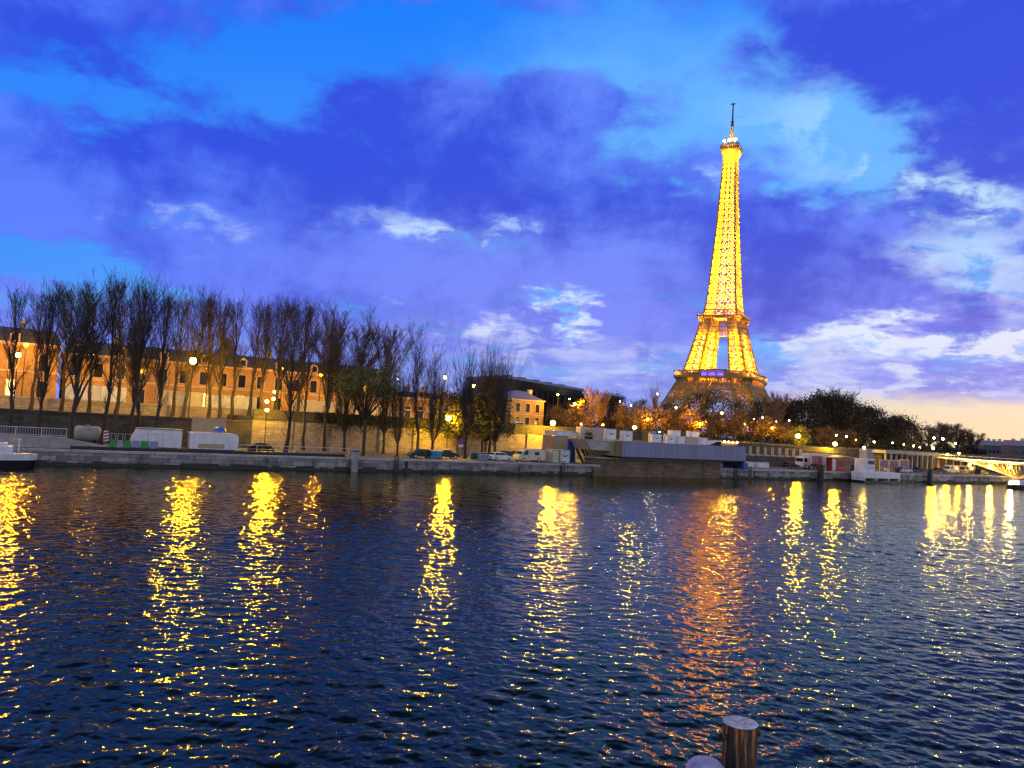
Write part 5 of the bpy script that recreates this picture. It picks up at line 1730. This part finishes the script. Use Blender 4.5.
car('black car parked before the balustrade, left of the white truck', 791, 8, M['black'], 1)
car('dark grey car half hidden by the mooring pile before the truck', 816, 5, M['dgrey'], -1)

# white truck with poster boards behind it
s_ = S(803, 10)
o = bank_thing('truck', 'white truck with rounded cab facing left below the yellow green lamp', 'truck', s_, 10, QZ)
mb = MB(); mb.prism([(-1.2, .5), (1.0, .5), (1.0, 2.9), (-.7, 2.9), (-1.0, 2.4), (-1.2, 1.5)], -1.1, 1.1); mb.build('cab', M['white'], o)
mb = MB(); mb.quadpts([(-1.21, -1.0, 1.6), (-1.03, -1.0, 2.4), (-1.03, 1.0, 2.4), (-1.21, 1.0, 1.6)]); mb.box(-.8, .3, -1.125, -1.103, 1.6, 2.4); mb.build('cab_window', M['glass'], o)
mb = MB(); mb.bevbox(1.15, 9.2, -1.2, 1.2, .9, 3.6, .06); bx = mb.build('cargo_box', M['cream'], o)
mb = MB(); mb.box(1.0, 9.1, -.9, .9, .5, .89); mb.build('chassis', M['dgrey'], o)
for x in (-.3, 6.4, 7.8):
    for y in (-1.0, 1.0): wheel(o, x, y, .48, .3)
for y in (-.8, .8): headlight(o, -1.22, y, .9, M['white'])


M['print'] = mat('poster_print', (0.26, 0.15, 0.15), 0.5, 0.6, 2.5)


def poster(label, px0, px1, t, z0, z1, seed):
    s0, s1 = span(px0, px1, t)
    o = bank_thing('poster_board', label, 'poster board', s0, t, QZ, 'white framed poster boards on the quay')
    L = s1 - s0; z0 -= QZ; z1 -= QZ
    mb = MB(); mb.box(0, .12, -.05, .05, 0, z1); mb.box(L - .12, L, -.05, .05, 0, z1); mb.box(.123, L - .123, -.05, .05, z1 - .14, z1); mb.box(.123, L - .123, -.05, .05, z0, z0 + .14); mb.build('frame', M['white'], o)
    mb = MB(); mb.box(.125, L - .125, -.02, .02, z0 + .142, z1 - .142); bd = mb.build('print', M['print'], o)
    r2 = random.Random(seed); mb = MB()
    for k in range(5):
        cx, cz, r = r2.uniform(.35, L - .35), r2.uniform(z0 + .4, z1 - .4), r2.uniform(.15, .3)
        mb.tube((cx, -.024 - .002 * k, cz), (cx, -.028 - .002 * k, cz), r, r, 9)
    mb.build('red_shapes', M['red'], bd)


for i, a in enumerate([(811.5, 823, 6.5, 2.9, 5.2, 'poster board with a pale red print on the left side of the truck box'), (826.5, 837.5, 6.5, 2.8, 5.2, 'poster board with a deep red print below the double bright lamp'),
                       (880, 888.5, 6, 2.7, 4.9, 'poster board right behind the white wheelhouse'), (889.5, 899, 6.2, 2.6, 4.9, 'poster board with the darkest red print before the station'), (900, 909.5, 6.4, 2.7, 5.1, 'rightmost poster board, before the dark station glass')]):
    poster(a[5], a[0], a[1], a[2], a[3], a[4], 60 + i)
o = bank_thing('ticket_kiosk', 'dark red ticket kiosk with white side post and awning', 'kiosk', S(835, 4), 4, QZ)
W_ = S(853, 4) - S(835, 4)
mb = MB(); mb.bevbox(.3, W_, 0, 2, .1, 2.7, .05); mb.build('shell', M['red'], o)
mb = MB(); mb.box(1.5, W_ - .4, -.04, -.003, 1.0, 2.2); mb.build('hatch', M['glass'], o)
mb = MB(); mb.box(-.3, .27, -.1, .4, 0, 2.8); mb.build('side_post', M['white'], o)
mb = MB(); mb.prism([(-.6, 3.1), (W_ * .5, 3.5), (W_ + 3.2, 2.75), (W_ + 3.2, 2.62), (W_ * .5, 3.35), (-.6, 2.95)], -.5, 2.4); mb.build('awning', M['cream'], o)

# white pontoon with cabin and wheelhouse
s0, s1 = span(857.5, 894, -3)
o = bank_thing('pontoon_boat', 'white pontoon boat on short legs with square cabin and trapezoid wheelhouse', 'boat', s0, -3.2, 0)
L = s1 - s0
mb = MB(); mb.bevbox(0, L, -1.6, 1.6, 1.0, 2.3, .08)
hull_ = mb.build('hull', M['white'], o)
mb = MB(); mb.box(.2, L - .2, -1.5, 1.5, -.4, .45); mb.build('float', M['black'], o)
for x in (.15, L * .33, L * .66, L - .55):
    mb = MB(); mb.box(x, x + .4, -1.55, 1.55, .45, .998); mb.build('leg', M['white'], o)
mb = MB(); mb.bevbox(.6, 4.6, -1.1, 1.3, 2.3, 5.2, .08); cb = mb.build('cabin', M['white'], o)
mb = MB(); mb.box(2.0, 4.3, -1.14, -1.103, 4.0, 4.8); mb.build('window', M['glass'], cb)
for x in (1.4, 3.0):
    mb = MB(); mb.box(x, x + 1.25, -1.13, -1.103, 2.5, 3.7); d_ = mb.build('locker_door', M['white'], cb)
    mb = MB(); mb.box(x + .3, x + .95, -1.16, -1.132, 3.05, 3.15); mb.build('handle', M['blue'], d_)
mb = MB(); mb.prism([(2.0, 5.203), (4.7, 5.203), (3.6, 7.3), (1.9, 7.3)], -.9, 1.1); mb.build('wheelhouse', M['concrete'], o)
for x, bc in ((2.0, 'bulb_small'), (4.2, 'bulb_green')):
    mb = MB(); mb.sphere((x, 0, 7.5 if x < 3 else 6.9), .2, 8, 5); mb.build('navigation_light', M[bc], o)
car('pale car parked just right of the white pontoon', 905, 4, M['silver'], 1)

# station hall
s0, s1 = span(884, 934, 15)
o = bank_thing('station_hall', 'long low station hall with pale flat roof and dark glass', 'building', s0, 15, QZ)
L = s1 - s0
mb = MB(); mb.box(0, L, .6, 6, 0, 4.1); mb.build('wall', M['parapet'], o)
mb = MB(); mb.box(-.6, L + .6, -1.0, 6.1, 4.4, 5.25); mb.build('roof', M['concrete'], o)
for k in range(10):
    x = .6 + k * (L - 1.6) / 9
    mb = MB(); mb.box(x, x + .45, -.2, .3, 0, 4.39); mb.build('pillar', M['trim'], o)
    if k < 9:
        mb = MB(); mb.box(x + .7, x + (L - 1.6) / 9 - .3, .52, .597, .5, 3.6); mb.build('window', M['glass'], o)
s0, s1 = span(938, 976, 16)
o = bank_thing('open_shelter', 'open flat roofed shelter of thin pillars right of the station', 'shelter', s0, 16, QZ)
L = s1 - s0
mb = MB(); mb.box(-.3, L + .3, -1.2, 4, 3.6, 4.0); mb.build('roof', M['grey'], o)
for k in range(6):
    x = .3 + k * (L - .6) / 5
    mb = MB(); mb.box(x - .15, x + .15, -.15, .15, 0, 3.59); mb.build('pillar', M['steel'], o)
mb = MB(); mb.box(0, L, 3.5, 3.8, 0, 3.59); mb.build('back_wall', M['wood'], o)
M['warmglow'] = emit('lit_bus_window', (1.0, 0.55, 0.12), 1.6)
van('yellow minibus with lit windows below the station end lamps', 951, 9, M['cream'], -1, name='minibus', cat='minibus', glow=M['warmglow'])
van('second yellow minibus with lit windows nearer the bridge', 966, 9, M['tan'], -1, name='minibus', cat='minibus', glow=M['warmglow'])
car('dark car parked under the station roof end', 940, 5, M['black'], 1)
car('dark car parked left of the one under the station roof end', 918, 5, M['dgrey'], -1)
car('orange lit dark car parked by the foot of the bridge', 982, 6, M['dgrey'], 1)

# --- bridge
BS = 160.0
o = bank_thing('footbridge', 'brightly lit steel arch footbridge leaving the quay at the right edge', 'bridge', BS, 0, 0)
mb = MB(); mb.box(-2.6, 2.6, -110, 21, 5.2, 5.7); mb.build('deck', M['grey'], o)
for sx in (-2.7, 2.7):
    mb = MB()
    mb.box(sx - .06, sx + .06, -110, 21, 6.7, 6.82); mb.box(sx - .06, sx + .06, -110, 21, 5.72, 5.85)
    for k in range(66): mb.box(sx - .05, sx + .05, -110 + k * 2, -109.9 + k * 2, 5.85, 6.7)
    mb.build('parapet', M['grey'], o)
M['striplight'] = emit('strip_light', (1.0, 0.78, 0.42), 2.6)
mb = MB(); mb.box(-2.95, -2.8, -110, 19, 5.75, 5.95); mb.build('light_strip', M['striplight'], o)
mb = MB(); mb.loft([[(-3.2, -3.6, -2), (3.2, -3.6, -2), (3.2, -.4, -2), (-3.2, -.4, -2)], [(-3.0, -3.2, 1.6), (3.0, -3.2, 1.6), (3.0, -.7, 1.6), (-3.0, -.7, 1.6)]]); mb.build('pier', M['concrete'], o)
for sx in (-2.0, 2.0):
    mb = MB()
    pts = [Vector((sx, -2 + 12 * (k / 10), 1.4 + 3.8 * (k / 10) ** .75)) for k in range(11)]
    for k in range(10):
        mb.bar(pts[k], pts[k + 1], .5, .6)
        mb.bar(pts[k], (sx, pts[k].y, 5.2), .14); mb.bar(pts[k], (sx, pts[k + 1].y, 5.2), .12)
    pts = [Vector((sx, -2 - 75 * (k / 24), 1.4 + 11 * math.sin(PI * k / 24))) for k in range(25)]
    for k in range(24):
        mb.bar(pts[k], pts[k + 1], .6, .8); mb.bar(pts[k], (sx, pts[k].y, 5.2), .14)
    mb.build('arch_rib', M['tan'], o)
for y in (-1.0, 4.0, 9.5):
    l = bpy.data.lights.new('bridge_light', 'POINT'); l.energy = 1300; l.color = (1.0, 0.58, 0.10); l.shadow_soft_size = .4
    lo = bpy.data.objects.new('bridge_light', l); COL.objects.link(lo); lo.parent = o; lo.location = (-3.4, y, 4.4)
    mb = MB(); mb.sphere((-3.4, y, 4.4), .26, 8, 5); mb.build('lamp', M['bulb_small'], o)
# boat by the bridge pier
d = ray(1016, 484); k_ = (0.6 - EYE) / d[2]
o = thing('launch', 'dark hulled launch with bright white bow light at the right edge', 'boat', (d[0] * k_ * .93, d[1] * k_ * .93, 0), TH)
mb = MB()
pl = lambda k, e=0: [(-3.4 - e, 0), (-2.2, -1.2 * k), (6, -1.3 * k), (6, 1.3 * k), (-2.2, 1.2 * k)]
mb.loft([[(x, y, -.4) for x, y in pl(.7)], [(x, y, .95) for x, y in pl(1, .3)]]); mb.build('hull', M['black'], o)
mb = MB(); mb.bevbox(-.5, 5.5, -.95, .95, .95, 2.0, .1); mb.build('cabin', M['white'], o)
mb = MB(); mb.sphere((-3.0, -.2, 1.4), .3, 8, 5); mb.build('bow_light', M['bulb_white'], o)
l = bpy.data.lights.new('bow_lamp', 'POINT'); l.energy = 900; l.color = (1, .9, .75); l.shadow_soft_size = .34
lo = bpy.data.objects.new('bow_lamp', l); COL.objects.link(lo); lo.parent = o; lo.location = (-3.0, -.2, 1.4)
# cars on the upper street
car('white car on the upper street seen above the parapet left of the green tree', 354, 34, M['white'], 1, 7.0)
car('white car parked before the side wing of the blue roofed house', 514, 36, M['white'], -1, 7.3)

# ------------------------------------------------------------------ foreground piles
def near(px, py, dist):
    d = ray(px, py); k = dist / d[1]
    return Vector((d[0] * k, d[1] * k, EYE + d[2] * k))


def oldwood():
    m = bpy.data.materials.new('tarred_timber'); m.use_nodes = True
    t = m.node_tree; b = t.nodes['Principled BSDF']; b.inputs['Roughness'].default_value = .55
    c = t.nodes.new('ShaderNodeTexCoord'); mp = t.nodes.new('ShaderNodeMapping'); mp.inputs['Scale'].default_value = (14, 14, .9)
    t.links.new(c.outputs['Object'], mp.inputs[0])
    n = t.nodes.new('ShaderNodeTexNoise'); n.inputs['Scale'].default_value = 1.0; n.inputs['Detail'].default_value = 8; n.inputs['Roughness'].default_value = .65
    t.links.new(mp.outputs[0], n.inputs['Vector'])
    r = t.nodes.new('ShaderNodeValToRGB')
    el = r.color_ramp.elements
    el[0].position = .44; el[0].color = (.006, .005, .005, 1)
    el[1].position = .56; el[1].color = (.05, .02, .008, 1)
    e = el.new(.66); e.color = (.55, .19, .03, 1)  # orange streaks paint reflected light into the timber colour
    t.links.new(n.outputs[0], r.inputs[0]); t.links.new(r.outputs[0], b.inputs['Base Color'])
    bp = t.nodes.new('ShaderNodeBump'); bp.inputs['Strength'].default_value = .8; bp.inputs['Distance'].default_value = .03
    t.links.new(n.outputs[0], bp.inputs['Height']); t.links.new(bp.outputs[0], b.inputs['Normal'])
    return m


M['oldwood'] = oldwood()
M['frost'] = mat('frosted_cap', (0.42, 0.38, 0.44), 0.6, 0.5, 14.0, bump=0.6, col2=(0.85, 0.82, 0.86))
M['lilac'] = mat('weathered_plastic', (0.34, 0.31, 0.50), 0.5, 0.4, 7.0, bump=0.3)
p = near(740.5, 721.5, 12.3)
o = thing('mooring_pile', 'near dark timber pile with orange streaks for reflected light and a speckled pale top', 'pile', (p.x, p.y, 0), 0.4)
rr = random.Random(8)
mb = MB(); R0 = .255
rg = []
for z in (-2, .5, 1.5, 2.4, 3.0, p.z - .12, p.z - .03):
    rg.append([(R0 * (1 + .025 * math.sin(5 * a + z) + rr.uniform(-.012, .012)) * math.cos(2 * PI * a / 40), R0 * (1 + .025 * math.sin(5 * a + z) + rr.uniform(-.012, .012)) * math.sin(2 * PI * a / 40), z) for a in range(40)])
mb.loft(rg); mb.build('shaft', M['oldwood'], o)
mb = MB(); mb.lathe([(R0 * 1.0, p.z - .028), (R0 * 1.03, p.z - .015), (R0 * .97, p.z), (R0 * .5, p.z + .012), (.01, p.z + .014)], 36); mb.build('pale_top', M['frost'], o)
for sx in (-1, 1):
    mb = MB(); mb.tube((sx * R0 * .9, 0, p.z - .2), (sx * (R0 + .10), 0, p.z - .2), .035, .035, 8); mb.tube((sx * (R0 + .06), 0, p.z - .2), (sx * (R0 + .10), 0, p.z - .2), .06, .06, 6); mb.build('bolt', M['dgrey'], o)
p = near(706, 759, 11.9)
o = thing('mooring_buoy', 'rounded lilac grey top of a buoy at the bottom edge beside the timber pile', 'buoy', (p.x, p.y, 0), 0)
mb = MB(); mb.lathe([(.02, -.8), (.3, -.6), (.3, p.z - .22), (.27, p.z - .1), (.2, p.z - .03), (.1, p.z), (.01, p.z + .005)], 28); mb.build('float', M['lilac'], o, True)
mb = MB(); mb.lathe([(.31, p.z - .5), (.315, p.z - .45), (.31, p.z - .4)], 28); mb.build('band', M['dgrey'], o)
